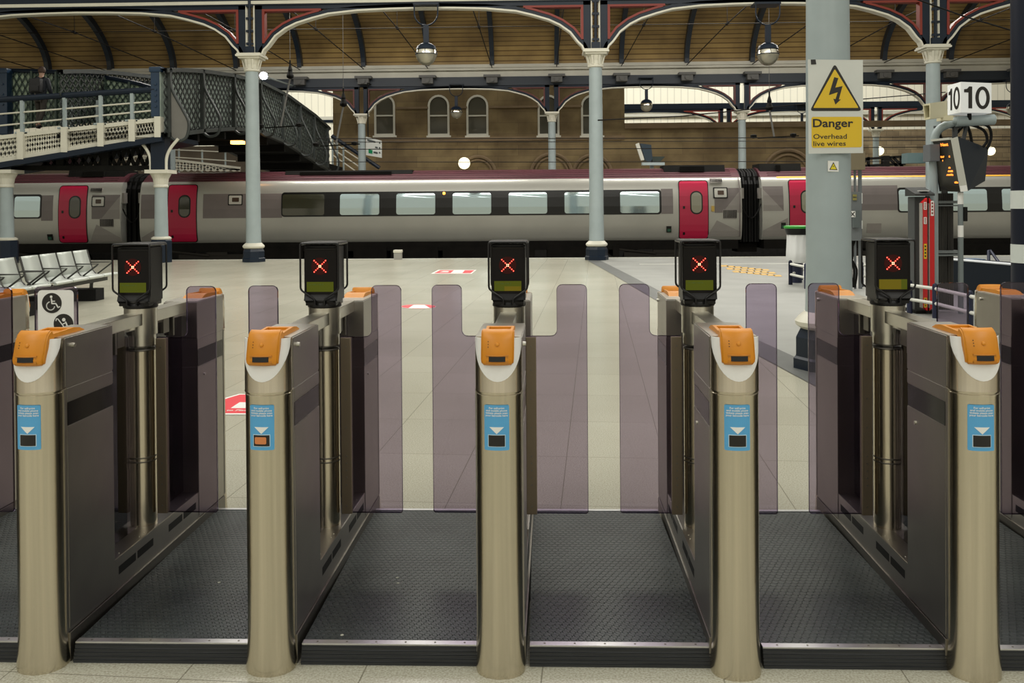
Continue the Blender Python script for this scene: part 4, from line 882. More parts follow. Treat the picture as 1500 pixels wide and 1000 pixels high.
def build_half(root, flip):
    def bd(mb, nm, m, par=None, sm=False): return half(mb, flip).build(nm, m, par or root, sm, org=(0, 0, 0))
    # lower nose with flared foot
    mb = MB(); zs = [(0, 1.05), (.012, 1.06), (.03, 1.05), (.07, 1.015), (.13, .985), (.2, .975), (.938, .975), (.940, .985), (.944, .985), (.945, .97)]
    rows = [nose_ring(z, s) for z, s in zs]; mb.grid(rows); n = len(rows[0]); mb.f.append([i for i in range(n)][::-1]); mb.f.append([len(mb.v) - n + i for i in range(n)])
    post = bd(mb, 'front_post', STEEL, sm=True)
    mb = MB(); rows = [nose_ring(z, s) for z, s in [(.945, .94), (.950, .94), (.950, 1.0), (.952, 1.012), (.955, 1.012), (.957, 1.0), (1.05, 1.0), (1.07, 1), (1.09, 1), (1.122, 1.0), (1.126, .98)]]; mb.grid(rows); mb.f.append([len(mb.v) - n + i for i in range(n)])
    head = bd(mb, 'post_head', STEEL, sm=True)
    # cabinet body behind the nose
    y0, y1 = YC + .005, -.405
    mb = MB(); mb.box(-.0785, .0785, y0, y1, .115, 1.118); body = bd(mb, 'cabinet', STEEL_D)
    mb = MB(); mb.box(-.080, .080, y0 + .01, y1 + .004, .957, 1.125, .003); bd(mb, 'top_housing', STEEL_D)
    mb = MB(); mb.box(-.076, .076, y0 + .005, y1 - .003, 1.125, 1.129, .0015); bd(mb, 'top_plate', STEEL_T)
    mb = MB(); mb.box(-.0805, .0805, y0 + .02, y1 + .002, .906, .951, .002); mb.box(-.0805, .0805, y0 + .02, y1 + .002, .125, .820, .002)
    mb.box(-.0805, -.0795, y0, y0 + .012, .12, .951); mb.box(.0795, .0805, y0, y0 + .012, .12, .951); bd(mb, 'side_panel', STEEL_D, body)
    mb = MB(); mb.box(-.0797, .0797, y0 + .022, y1 - .002, .823, .903); bd(mb, 'side_window', VISOR, body)
    mb = MB()
    mb.cyl((.079, y0 + .055, 1.095), (.090, y0 + .055, 1.095), .0085, 12, .0075); bd(mb, 'lock', STEEL_L, body, True)
    mb = MB(); mb.cyl((-.079, y0 + .26, .775), (-.086, y0 + .26, .775), .0065, 12); bd(mb, 'lock', STEEL_L, body, True)
    mb = MB(); mb.box(-.084, .084, y0 + .015, y1 + .02, 0, .112, .003); bd(mb, 'plinth', PLINTH)
    # white cowl
    poly = [(-.0775, 1.129)] + [(-.0775 * math.cos(R(a)), 1.118 - .127 * (math.sin(R(a)) ** .95)) for a in range(0, 181, 9)] + [(.0775, 1.129)]
    cowl = bd(nose_patch(poly, .004, .002), 'white_cowl', COWL, sm=True)
    # orange ticket reader hood
    w = .0545; prof = [(-.805, 1.052), (-.822, 1.0455), (-.831, 1.052), (-.834, 1.066), (-.812, 1.128), (-.804, 1.146), (-.790, 1.155), (-.773, 1.158), (-.762, 1.152), (YC - .005, 1.138), (YC + .0, 1.126), (-.79, 1.126)]
    def wt(y): return min(max((-.755 - y) / .035, 0), 1)
    def lean(z): return interp([(1.04, -.822), (1.052, -.831), (1.066, -.834), (1.128, -.812), (1.146, -.804)], z)
    def hface(q): return q.xf(lambda p: (p.x, lean(p.z) + (nose_y(p.x) - nose_y(0)) - p.y, p.z))
    bm = bmesh.new(); a = [bm.verts.new((-w, p[0], p[1])) for p in prof]; b_ = [bm.verts.new((w, p[0], p[1])) for p in prof]; n = len(prof)
    bm.faces.new(a); bm.faces.new(b_[::-1])
    for i in range(n): bm.faces.new((a[i], b_[i], b_[(i + 1) % n], a[(i + 1) % n]))
    bmesh.ops.bevel(bm, geom=[e for e in bm.edges if abs(e.verts[0].co.x - e.verts[1].co.x) < 1e-5], offset=.004, segments=3, affect='EDGES')
    for k in range(1, 14): bmesh.ops.bisect_plane(bm, geom=bm.verts[:] + bm.edges[:] + bm.faces[:], plane_co=(-w + 2 * w * k / 14, 0, 0), plane_no=(1, 0, 0))
    for v in bm.verts:
        if v.co.z < 1.07: v.co.x *= 1 - .10 * ((1.07 - v.co.z) / .025) ** 3
        v.co.y += (nose_y(v.co.x) - nose_y(0)) * wt(v.co.y)
    mb = MB(); mb.bm(bm); hood = bd(mb, 'ticket_reader', ORANGE, sm=True)
    def strip(x0, x1, z0, z1, d, n=6):
        q = MB()
        for k in range(n): q.box(lerp(x0, x1, k / n), lerp(x0, x1, (k + 1) / n), -.004, d, z0, z1)
        return q
    mb = MB()
    for s_ in (strip(-.0365, .0365, 1.0525, 1.056, .004, 14), strip(-.0365, .0365, 1.0775, 1.080, .004, 14), strip(-.0365, -.033, 1.0525, 1.080, .003, 1), strip(.033, .0365, 1.0525, 1.080, .003, 1)): mb.add(s_.v, s_.f)
    bd(hface(mb), 'slot_surround', ORANGE_D, hood)
    bd(hface(strip(-.033, .033, 1.056, 1.0775, .0018, 14)), 'slot_bed', ORANGE_D, hood)
    bd(hface(strip(-.027, .027, 1.0595, 1.0755, .0030, 14)), 'ticket_slot', SLOTD, hood)
    mb = MB(); mb.lathe((0, 0, 0), [(.0068, 0), (.0062, .003), (.0035, .0048), (.0005, .0052)], 16); mb.xf(lambda p: (p.x, p.z, 1.114 + p.y)); bd(hface(mb), 'button', ORANGE, hood, True)
    mb = MB()
    for k in range(3): mb.prism(disc(-.030, 1.122 - .0085 * k, .0016, 8), 'y', -.003, .0009)
    bd(hface(mb), 'indicator', SLOTD, hood)
    # rear frame of the reader with sunk tray
    mb = MB(); ya, yb = YC + .0, YC + .20
    zt = lambda y: 1.137 + .012 * math.sin(math.pi * min(max((y - ya) / (.15), 0), 1))
    for xa_, xb_ in ((-.048, -.038), (.038, .048)): mb.prism([(ya - .02, 1.128), (ya - .02, 1.141), (YC + .13, 1.147), (yb - .03, 1.142), (yb + .005, 1.1285)], 'x', xa_, xb_)
    mb.prism([(YC + .115, 1.128), (YC + .115, 1.146), (YC + .13, 1.147), (yb - .03, 1.142), (yb + .005, 1.1285)], 'x', -.038, .038)
    mb.box(-.038, .038, ya - .02, ya + .006, 1.128, 1.138); fr = bd(mb, 'reader_frame', ORANGE)
    mb = MB(); mb.prism([(ya + .006, 1.128), (ya + .006, 1.131), (YC + .115, 1.138), (YC + .115, 1.128)], 'x', -.038, .038); bd(mb, 'reader_tray', ORANGE_D, fr)
    # blue sticker with arrow and scanner window
    cx = -.004; st = bd(nose_patch(rrect(cx - .041, cx + .041, .7655, .9135, .004), .0012, .001), 'barcode_sticker', BLUE)
    tx = text_mb('For self-print\nand mobile phone\ntickets please scan\nyour barcode here', .0088, .00018, line=.92, wscale=1.1)
    tx.xf(lambda p: (p.x + cx, nose_y(p.x + cx) - .0020, p.z + .9015)); bd(tx, 'sticker_lettering', WHITE, st)
    bd(nose_patch([(cx - .024, .842), (cx + .024, .842), (cx, .8195)], .0022, .0005), 'arrow', WHITE, st)
    bd(nose_patch(rrect(cx - .029, cx + .029, .777, .8175, .002), .0020, .0005), 'window_border', mat('sticker_pale', (.55, .70, .78), .4), st)
    bd(nose_patch(rrect(cx - .027, cx + .027, .779, .8155, .001), .0028, .0005), 'scanner_window', PANE, st)
def build_gate(label, x):
    root = thing('ticket_gate', label, 'ticket gate', (x, GY, 0), 'ticket gates in the row'); root['_org'] = (0, 0, 0)
    def bd(mb, nm, m, par=None, sm=False): return mb.build(nm, m, par or root, sm, org=(0, 0, 0))
    build_half(root, False); build_half(root, True)
    # sill between the cabinets
    mb = MB(); mb.box(-.078, .078, -.41, .41, .0, .232, .004); sill = bd(mb, 'sill', STEEL_D)
    mb = MB(); mb.box(-.0845, .0845, -.40, .40, .0, .112, .003); bd(mb, 'sill_plinth', PLINTH, sill)
    for a, b_ in ((-.37, -.23), (-.215, -.075), (.075, .215), (.23, .37)):
        mb = MB(); mb.box(-.0786, .0786, a, b_, .165, .196); bd(mb, 'vent_slot', SLOTD, sill)
    mb = MB()
    for y in (-.33, -.16, -.12, .13, .3):
        for sx in (-.06, .06): mb.lathe((sx, y, .232), [(.0035, 0), (.003, .002), (.001, .0025)], 8)
    bd(mb, 'sill_screw', STEEL_L, sill, True)
    # display post
    mb = MB(); mb.lathe((0, 0, .232), [(.0585, 0), (.0585, .735)], 36); post = bd(mb, 'display_post', STEEL, sm=True)
    mb = MB()
    for z in (.50, .517, .968, .985): mb.lathe((0, 0, z), [(.0595, 0), (.0600, .002), (.0600, .004), (.0595, .006)], 36)
    bd(mb, 'band', PLINTH, post, True)
    mb = MB(); mb.lathe((0, 0, .99), [(.060, 0), (.0605, .045)], 36); bd(mb, 'lower_collar', STEEL_L, post, True)
    mb = MB(); mb.lathe((0, 0, 1.035), [(.0665, 0), (.0665, .115)], 40); bd(mb, 'upper_collar', STEEL_L, post, True)
    mb = MB(); mb.prism(rrect(-.006, .006, 1.118, 1.128, .001), 'y', -.0685, -.06); bd(mb, 'small_label', WHITE, post)
    # rails between post and cabinets
    for s in (-1, 1):
        mb = MB(); mb.box(-.034, .034, *sorted((s * .055, s * .415)), 1.078, 1.128, .003); rl = bd(mb, 'top_rail', STEEL_L)
        mb = MB(); mb.box(-.018, .018, *sorted((s * .18, s * .24)), 1.01, 1.078, .003); mb.box(-.026, .026, *sorted((s * .26, s * .275)), .99, 1.078); bd(mb, 'rail_bracket', PLINTH, rl)
        mb = MB(); mb.box(-.005, .005, *sorted((s * .068, s * .405)), .235, 1.06); bd(mb, 'smoked_panel', SMOKE)
    # display head
    mb = MB(); mb.lathe((0, 0, 1.146), [(.066, 0), (.070, .004), (.070, .012), (.066, .022)], 32)
    mb.box(-.064, .064, -.062, .062, 1.158, 1.176, .004); bd(mb, 'display_neck', BLACK, sm=True)
    mb = MB(); mb.prism([(-.066, 1.172), (-.072, 1.18), (-.068, 1.192), (-.062, 1.205), (-.060, 1.39), (-.063, 1.402), (-.055, 1.410), (.055, 1.410), (.064, 1.40), (.064, 1.18), (.060, 1.172)], 'x', -.070, .070)
    bm = bmesh.new(); vs = [bm.verts.new(v) for v in mb.v]; [bm.faces.new([vs[i] for i in f]) for f in mb.f]; bm.normal_update()
    bmesh.ops.bevel(bm, geom=[e for e in bm.edges if len(e.link_faces) == 2 and e.calc_face_angle(0) > 1.0], offset=.006, segments=3, affect='EDGES')
    mb = MB(); mb.bm(bm); hd = bd(mb, 'display_head', BLACK, sm=True)
    yf = -.0622
    def dp(poly, nm, m, d, par=hd): q = MB(); q.prism(poly, 'y', yf - d, yf + .003); return bd(q, nm, m, par)
    dp(rrect(-.066, .066, 1.205, 1.388, .006), 'face_plate', mat('face_plate', (.004, .003, .003), .4, spec=.2), .0008)
    dp(disc(-.002, 1.322, .036), 'red_lens', DISC, .0016)
    mb = MB(); s_ = .0070
    for k in range(1, 4):
        for sx in (-1, 1):
            for sz in (-1, 1): mb.prism(disc(-.002 + sx * (k + .35) * s_ * 1.02, 1.322 + sz * (k + .35) * s_, .0026, 10), 'y', yf - .0026, yf)
    bd(mb, 'red_cross', LED, hd)
    mb = MB()
    for sx in (-1, 1):
        for sz in (-1, 1): mb.prism(disc(-.002 + sx * .0032, 1.322 + sz * .0032, (.0022), 10), 'y', yf - .0026, yf)
    bd(mb, 'cross_centre', LEDC, hd)
    lcd = dp([(-.058, 1.216), (.054, 1.216), (.054, 1.257), (-.058, 1.257)], 'text_screen', LCD, .0018)
    mb = MB(); x = -.050
    for wd in (.012, .003, .016, .004, .012, .006):
        mb.box(x, x + wd * .8, yf - .0022, yf, 1.244, 1.2485); x += wd + .002
    bd(mb, 'screen_text', LCDTXT, hd)
    # bumper cage
    def loop(y, zb): return smooth_path([(-.020, y, 1.165), (-.020, y, 1.186), (-.079, y, 1.226), (-.079, y, 1.418), (.079, y, 1.418), (.079, y, 1.226), (.020, y, 1.186), (.020, y, 1.165)], .012)
    mb = MB(); mb.tube(loop(-.082, 0), .0042, 8); mb.tube(loop(.078, 0), .0042, 8)
    for sx in (-1, 1): mb.cyl((sx * .079, -.082, 1.414), (sx * .079, .078, 1.414), .0042, 8); mb.cyl((sx * .020, -.082, 1.166), (sx * .020, -.05, 1.166), .0042, 8)
    mb.box(-.079, .079, -.082, .078, 1.4155, 1.4215, .002)
    bd(mb, 'bumper_cage', CAGE, sm=True)
    return root
def smooth_path(pts, r, n=4):
    P = [Vector(p) for p in pts]; out = [P[0]]
    for a, b_, c in zip(P, P[1:], P[2:]):
        u = (a - b_).normalized(); v = (c - b_).normalized(); rr = min(r, (a - b_).length / 2.1, (c - b_).length / 2.1)
        p, q = b_ + u * rr, b_ + v * rr
        for k in range(n + 1):
            t = k / n; out.append(p * (1 - t) ** 2 + b_ * 2 * t * (1 - t) + q * t * t)
    out.append(P[-1]); return out
def paddle(root, side, reach=.325, inner=.200, proto={}):
    key = (side, reach)
    if key in proto:
        for ch in proto[key]: 
            pass
    zt, zc, zb = 1.236, 1.021, .28; r1, r2 = .022, .026
    pts = []
    def arc(cx, cz, r, a0, a1, n=6):
        for k in range(n + 1): t = R(lerp(a0, a1, k / n)); pts.append((cx + r * math.cos(t), cz + r * math.sin(t)))
    arc(inner + r1, zt - r1, r1, 180, 90); arc(reach - r1, zt - r1, r1, 90, 0); arc(reach - .01, zb + .01, .01, 0, -90); pts.append((.072, zb)); pts.append((.072, zc)); arc(inner - r2, zc + r2, r2, -90, 0)
    pts = [(side * p[0], p[1]) for p in pts]
    # lift-in notch around the display post
    mb = MB().prism(pts, 'y', -.0045, .0045); g = mb.build('glass_paddle', PADDLE, root, org=(0, 0, 0)); g['label'] = 'purple tinted glass paddle'
    ed = MB()
    n = len(pts)
    for i in range(n):
        a, b_ = pts[i], pts[(i + 1) % n]
        ed.bar((a[0], 0, a[1]), (b_[0], 0, b_[1]), .0022, .0096, up=(-(b_[1] - a[1]), 0, (b_[0] - a[0])))
    ed.build('polished_edge', glassmat('edge_tint', (.42, .36, .45)), g, org=(0, 0, 0))
    mb = MB(); mb.box(*sorted((side * .068, side * .112)), -.012, .012, zb - .004, zc - .004, .003)
    st = mb.build('hinge_strip', STRIP, g, org=(0, 0, 0)); mb = MB()
    for z in (.31, .42, .45, .47, .50, .52, .62, .74, .86, .98): mb.lathe((0, 0, 0), [(.0035, 0), (.003, .0015), (.0008, .002)], 8); k = len(mb.v) - 24; 
    mb = MB()
    for z in (.31, .40, .43, .46, .49, .52, .64, .76, .88, .98): mb.cyl((side * .09, -.0145, z), (side * .09, -.011, z), .0033, 8)
    mb.build('rivet', PLINTH, st, True, org=(0, 0, 0))
    return g
GX = [-2.715, -1.697, -.909, -.129, .657, 1.441, 2.228]
GLAB = ['ticket gate cut off by the left edge of the photo', 'leftmost fully visible ticket gate, with the wheelchair sign on its glass', 'ticket gate second from the left, its scanner window glowing faintly orange',
        'middle ticket gate seen straight on, its readers facing the camera', 'ticket gate second from the right, left of the big grey column', 'rightmost fully visible ticket gate, in front of the danger sign column', 'ticket gate cut off by the right edge of the photo']
proto = build_gate(GLAB[1], GX[1]); gates = {1: proto}
for i in range(7):
    if i != 1: gates[i] = copy_tree(proto, Vector((GX[i], GY, 0)), GLAB[i])
for i, g in gates.items():
    g['_org'] = (0, 0, 0)
    paddle(g, -1, .460 if i == 1 else .325, .275 if i == 1 else .2); paddle(g, 1, .465 if i == 0 else .325, .28 if i == 0 else .2)
# glowing scanner on gate 2, yellow part of the text screen on gates 3 and 5
sw = [c for c in gates[2].children if c.name.startswith('barcode_sticker')]
def near(c): return c
mbx = nose_patch(rrect(-.0265, .0125, .786, .809, .004), .0034, .0005)
mbx.build('scanner_glow', mat('amber_scanner', (.20, .07, .02), .3, emit=.22, ecol=(1, .32, .08)), sw[0], org=(0, 0, 0))
for i, (a, b_) in ((3, (-.016, .052)), (5, (-.058, .030))):
    h = [c for c in gates[i].children if c.name.startswith('display_head')][0]
    MB().prism([(a, 1.2165), (b_, 1.2165), (b_, 1.235 if i == 3 else 1.256), (a, 1.235 if i == 3 else 1.256)], 'y', -.0642 - .0004, -.062).build('yellow_screen_area', LCD_Y, h, org=(0, 0, 0))
# wheelchair / pushchair sign on the wide paddle of gate 1
g1 = gates[1]; SX0, SX1 = -.445, -.288
sr = thing('access_sign', 'white wheelchair and luggage sign on the glass of the leftmost gate', 'sign', (GX[1], GY, 0)); sr['_org'] = (0, 0, 0)
def sb(mb, nm, m, par=None): return mb.build(nm, m, par or sr, org=(0, 0, 0))
sb(MB().prism(rrect(SX0, SX1, .86, 1.222, .018), 'y', -.0065, -.0048), 'panel', WHITE)
cxs = SX0 + .066; cz = 1.167; b = sb(MB().prism(disc(cxs - .004, cz, .043, 36), 'y', -.0078, -.0064), 'black_disc', INK)
mb = MB(); yy = (-.0088, -.0077)
mb.prism(disc(cxs - .006, cz + .027, .0055, 16), 'y', *yy)
def stroke(mb, pts, w, y=yy):
    for a, c in zip(pts, pts[1:]): mb.bar((a[0], sum(y) / 2, a[1]), (c[0], sum(y) / 2, c[1]), w, y[1] - y[0], up=(-(c[1] - a[1]), 0, c[0] - a[0]))
    for p in pts: mb.prism(disc(p[0], p[1], w / 2, 10), 'y', *y)
stroke(mb, [(cxs - .005, cz + .018), (cxs - .003, cz - .002), (cxs + .014, cz - .002), (cxs + .024, cz - .019), (cxs + .030, cz - .016)], .0055)
stroke(mb, [(cxs - .003, cz + .008), (cxs + .009, cz + .008)], .0045)
stroke(mb, [(cxs - .009 + .0175 * math.cos(R(a)), cz - .012 + .0175 * math.sin(R(a))) for a in range(110, 361, 14)], .0045)
sb(mb, 'wheelchair_symbol', WHITE, b)
c2x, c2z = SX0 + .112, 1.078; b2 = sb(MB().prism(disc(c2x, c2z, .043, 36), 'y', -.0078, -.0064), 'black_disc', INK)
mb = MB(); mb.prism(disc(c2x + .002, c2z + .018, .0075, 16), 'y', *yy)
stroke(mb, [(c2x + .010, c2z + .008), (c2x + .018, c2z - .010), (c2x + .006, c2z - .026)], .006)
stroke(mb, [(c2x - .032, c2z + .014), (c2x - .030, c2z + .022), (c2x - .024, c2z + .022), (c2x + .002, c2z - .012)], .004)
stroke(mb, [(c2x + .008, c2z + .004), (c2x - .006, c2z - .002)], .0045)
sb(mb, 'luggage_symbol', WHITE, b2)
# final fitting of the gate proportions (metres)
GS = 1.006
def zfit(z): return z * .100 / .112 if z < .112 else .100 + (z - .112) * (1.122 - .100) / (1.125 - .112) if z < 1.125 else 1.122 + (z - 1.125) * GS
seen = set()
def fit(o):
    if o.type == 'MESH' and o.data.name not in seen:
        seen.add(o.data.name)
        for v in o.data.vertices: v.co = (v.co.x * GS, v.co.y * GS, zfit(v.co.z))
    for c in o.children: fit(c)
GX = [x * GS for x in GX]
for i, g in list(gates.items()) + [(1, sr)]: fit(g); g.location = (GX[i], GY * GS, 0); g.rotation_euler = (0, 0, R(-.84))
# ------------------------------------------------------------------ rubber mats in the aisles
def mat_rubber():
    m = bpy.data.materials.new('studded_rubber'); m.use_nodes = True; t, n, l = nodes_of(m); b = n['Principled BSDF']
    tc = n.new('ShaderNodeTexCoord'); vo = n.new('ShaderNodeTexVoronoi'); vo.inputs['Randomness'].default_value = 0; vo.inputs['Scale'].default_value = 38
    mp = n.new('ShaderNodeMapping'); mp.inputs['Scale'].default_value = (1, 1, 0); l.new(tc.outputs['Object'], mp.inputs[0])
    # offset rows: shear x by half a cell per row
    mp.inputs['Rotation'].default_value = (0, 0, R(0))
    sx = n.new('ShaderNodeSeparateXYZ'); l.new(mp.outputs[0], sx.inputs[0])
    my = n.new('ShaderNodeMath'); my.operation = 'MULTIPLY'; my.inputs[1].default_value = .5; l.new(sx.outputs['Y'], my.inputs[0])
    ax = n.new('ShaderNodeMath'); ax.operation = 'ADD'; l.new(sx.outputs['X'], ax.inputs[0]); l.new(my.outputs[0], ax.inputs[1])
    cb = n.new('ShaderNodeCombineXYZ'); l.new(ax.outputs[0], cb.inputs[0]); l.new(sx.outputs['Y'], cb.inputs[1]); l.new(cb.outputs[0], vo.inputs['Vector'])
    rr = n.new('ShaderNodeValToRGB'); rr.color_ramp.elements[0].position = .30; rr.color_ramp.elements[0].color = (1, 1, 1, 1); rr.color_ramp.elements[1].position = .42; rr.color_ramp.elements[1].color = (0, 0, 0, 1)
    l.new(vo.outputs['Distance'], rr.inputs[0]); bp = n.new('ShaderNodeBump'); bp.inputs['Strength'].default_value = .8; bp.inputs['Distance'].default_value = .007
    l.new(rr.outputs[0], bp.inputs['Height']); l.new(bp.outputs[0], b.inputs['Normal'])
    nz = n.new('ShaderNodeTexNoise'); nz.inputs['Scale'].default_value = 5; nz.inputs['Detail'].default_value = 6; l.new(tc.outputs['Object'], nz.inputs[0])
    r2 = n.new('ShaderNodeValToRGB'); r2.color_ramp.elements[0].color = (.022, .029, .030, 1); r2.color_ramp.elements[1].color = (.044, .055, .055, 1); r2.color_ramp.elements[0].position = .35; r2.color_ramp.elements[1].position = .65
    l.new(nz.outputs['Fac'], r2.inputs[0]); l.new(r2.outputs[0], b.inputs['Base Color']); b.inputs['Roughness'].default_value = .38; b.inputs['Specular IOR Level'].default_value = .45; return m
MATR = mat_rubber(); RAMP = mat('ramp_rubber', (.018, .02, .022), .45, bump=.3, vscale=40, stretch=(.1, 1, 3)); ALU = mat('aluminium_strip', (.62, .62, .62), .32, 1.0)
MY = atZ(733, 971).y
ML = ['at the left edge of the photo', 'in the wide aisle left of the wheelchair sign gate', 'in the aisle between the first and second gate', 'in the aisle left of the middle gate', 'in the aisle right of the middle gate', 'in the aisle right of the fourth gate', 'at the right edge of the photo']
for i in range(6):
    x0, x1 = GX[i] + .0865, GX[i + 1] - .0865
    r = thing('floor_mat', 'studded rubber mat ' + ML[i + 1], 'mat', ((x0 + x1) / 2, 3.7, 0), 'rubber mats between the gates')
    MB().box(x0, x1, MY, 4.375, .0, .063).build('mat_surface', MATR, r)
    b = MB(); b.prism([(MY, .0), (MY - .022, .0), (MY - .004, .06), (MY, .06)], 'x', x0, x1)
    for k in range(5): b.box(x0, x1, MY - .024 + k * .0036, MY - .004, .006 + k * .011, .011 + k * .011)
    b.build('ramp_edge', RAMP, r)
    b = MB(); b.box(x0, x1, MY - .006, MY + .022, .0605, .0660, .001); s = b.build('edge_strip', ALU, r); MB().box(x0, x1, 4.36, 4.382, .0605, .066, .001).build('edge_strip', ALU, r)
    b = MB()
    for k in range(6): xx_ = lerp(x0, x1, (k + .5) / 6); b.lathe((xx_, MY + .008, .0658), [(.004, 0), (.0035, .0012), (.001, .0015)], 8)
    b.build('screw', PLINTH, s, True)
for i, (px, py) in enumerate(((583, 854), (582, 846), (501, 930), (321, 853), (378, 766))):
    p = atZ(px, py, .063); MB().lathe((p.x, p.y, .063), [(.006, 0), (.006, .0015), (.002, .002)], 9).xf(lambda q: (q.x, q.y, q.z))
    o = MB().lathe((p.x, p.y, .063), [(.006, 0), (.006, .0015), (.002, .002)], 9).build('litter_scrap', mat('litter_pale', (.5, .5, .42), .7)); tag(o, ['small pale scrap on the mat left of the middle gate, nearer of two', 'small pale scrap on the mat left of the middle gate, farther of two', 'pale scrap on the mat beside the second gate near the metal strip', 'pale scrap on the mat between the first and second gates', 'tiny pale scrap near the glass on the mat of the second aisle'][i], 'litter', 'scraps on the rubber mats')
# ================================================================== near grey column and its signs
def quad_pt(Q, u, v, off=0):
    """Q = bottom-left, bottom-right, top-right, top-left seen from the front"""
    p = Q[0].lerp(Q[1], u).lerp(Q[3].lerp(Q[2], u), v); nrm = (Q[1] - Q[0]).cross(Q[3] - Q[0]).normalized(); return p + nrm * off
def on_quad(mb, Q, d0, th=.002):
    """mesh in x/z (0..1) laid on the quad, with thickness"""
    k = len(mb.v); fs = list(mb.f); front = [quad_pt(Q, p.x, p.z, d0 + th) for p in mb.v]; back = [quad_pt(Q, p.x, p.z, d0) for p in mb.v]
    m = MB(); m.add(front, fs); m.add(back, [f[::-1] for f in fs]); return m
def flat(poly): m = MB(); m.add([(p[0], 0, p[1]) for p in poly], [list(range(len(poly)))]); return m
def fit_text(s, u0, u1, v0, v1, bold=0.012):
    m = text_mb(s, 1.0, bold); xs_ = [p.x for p in m.v]; zs_ = [p.z for p in m.v]
    a, b_, c, d = min(xs_), max(xs_), min(zs_), max(zs_)
    return m.xf(lambda p: (lerp(u0, u1, (p.x - a) / (b_ - a)), 0, lerp(v0, v1, (p.z - c) / (d - c))))
YG = 8.5; gcol = column(0, YG, 6.3, 'large near grey column carrying the danger sign', X=at(1213.5, 300, YG).x)
YS_ = 8.27
Q = [at(1185, 225, YS_), at(1264.5, 224, YS_), at(1264, 88, YS_), at(1184, 87, YS_)]
dsn = thing('danger_sign', 'yellow and white danger overhead live wires sign on the large grey column', 'sign', quad_pt(Q, .5, 0))
b = MB(); b.add([quad_pt(Q, u, v, o_) for o_ in (0, -.012) for u, v in ((0, 0), (1, 0), (1, 1), (0, 1))], [(0, 1, 2, 3), (7, 6, 5, 4), (0, 4, 5, 1), (1, 5, 6, 2), (2, 6, 7, 3), (3, 7, 4, 0)]); b.build('board', SIGNW, dsn)
def uv(px, py): return ((px - 1184.5) / 79.5, 1 - (py - 87.5) / 137)
def rtri(ax, ay, bx, by, cx, cy, r, n=5):
    P = [Vector((ax, ay, 0)), Vector((bx, by, 0)), Vector((cx, cy, 0))]; out = []
    for i in range(3):
        p, q, s_ = P[i - 1], P[i], P[(i + 1) % 3]; u_ = (p - q).normalized() * r; w_ = (s_ - q).normalized() * r
        for k in range(n + 1): t = k / n; m = (q + u_) * (1 - t) ** 2 + q * 2 * t * (1 - t) + (q + w_) * t * t; out.append(uv(m.x, m.y))
    return out
tr_ = on_quad(flat(rtri(1223, 93, 1262.5, 162.5, 1186, 162.5, 6)), Q, .0005, .001).build('black_triangle', INK, dsn)
on_quad(flat(rtri(1223, 101, 1257.5, 158, 1191, 158, 2)), Q, .0018, .001).build('yellow_triangle', YEL, tr_)
bolt = [(1222, 113), (1228, 114.5), (1223.5, 128.3), (1234, 126), (1228.6, 145.5), (1231.6, 145.5), (1223.5, 153.2), (1220.6, 144.5), (1223.7, 145.2), (1227, 135), (1214, 139.3)]
bolt = [(1150 + (x - 1150), y) for x, y in bolt]
on_quad(flat([uv(*p) for p in bolt]), Q, .0030, .001).build('lightning_bolt', INK, tr_)
yp = on_quad(flat([uv(x, y) for x, y in rrect(1188.5, 1262, 171, 216, 3)]), Q, .0005, .001).build('yellow_plate', YEL, dsn)
for s, x0, x1, y0, y1, bo in (('Danger', 1190.5, 1249.5, 174, 190, .022), ('Overhead', 1191, 1240, 196, 203.3, .010), ('live wires', 1191, 1238.5, 206.5, 213.6, .010)):
    u0, v1 = uv(x0, y0); u1, v0 = uv(x1, y1); on_quad(fit_text(s, u0, u1, v0, v1, bo), Q, .0018, .0008).build('sign_lettering', INK, yp)
on_quad(flat([uv(1188, 87.8), uv(1195, 87.4), uv(1196, 94.5), uv(1188.5, 95)]), Q, .001, .002).build('black_tape', INK, dsn)
Q2 = [at(1213, 251, 8.295), at(1228.5, 251.5, 8.295), at(1228.5, 236, 8.295), at(1213, 235.3, 8.295)]
ws = thing('warning_label', 'tiny white label with yellow triangle below the danger sign', 'label', quad_pt(Q2, .5, 0))
def slab(Q, t): m = MB(); m.add([quad_pt(Q, u, v, o_) for o_ in (0, -t) for u, v in ((0, 0), (1, 0), (1, 1), (0, 1))], [(0, 1, 2, 3), (7, 6, 5, 4), (0, 4, 5, 1), (1, 5, 6, 2), (2, 6, 7, 3), (3, 7, 4, 0)]); return m
slab(Q2, .01).build('plate', WHITE, ws)
on_quad(flat([(.12, .16), (.88, .16), (.5, .90)]), Q2, .0005, .001).build('triangle', INK, ws)
on_quad(flat([(.22, .22), (.78, .22), (.5, .76)]), Q2, .002, .001).build('yellow_field', mat('bright_yellow', (.75, .62, .02), .4), ws)
on_quad(flat([(.38, .42), (.60, .52), (.56, .56), (.46, .52)]), Q2, .0035, .0005).build('spark', INK, ws)
# navy and white banded column at the right edge
xn = at(1511, 300, 9.4).x; nc = thing('banded_column', 'navy column with white bands at the right edge of the photo', 'column', (xn, 9.4, 0))
MB().lathe((xn, 9.4, 0), [(.19, 0), (.19, 6.3)], 28).build('shaft', mat('deep_navy', (.005, .008, .019), .4, spec=.3), nc, True)
for y0, y1 in ((279, 305.5), (357.5, 384.5)):
    z1, z0 = zat(1500, y0, 9.4), zat(1500, y1, 9.4); MB().lathe((xn, 9.4, z0), [(.193, 0), (.193, z1 - z0)], 28).build('white_band', mat('band_white', (.62, .66, .62), .4), nc, True)

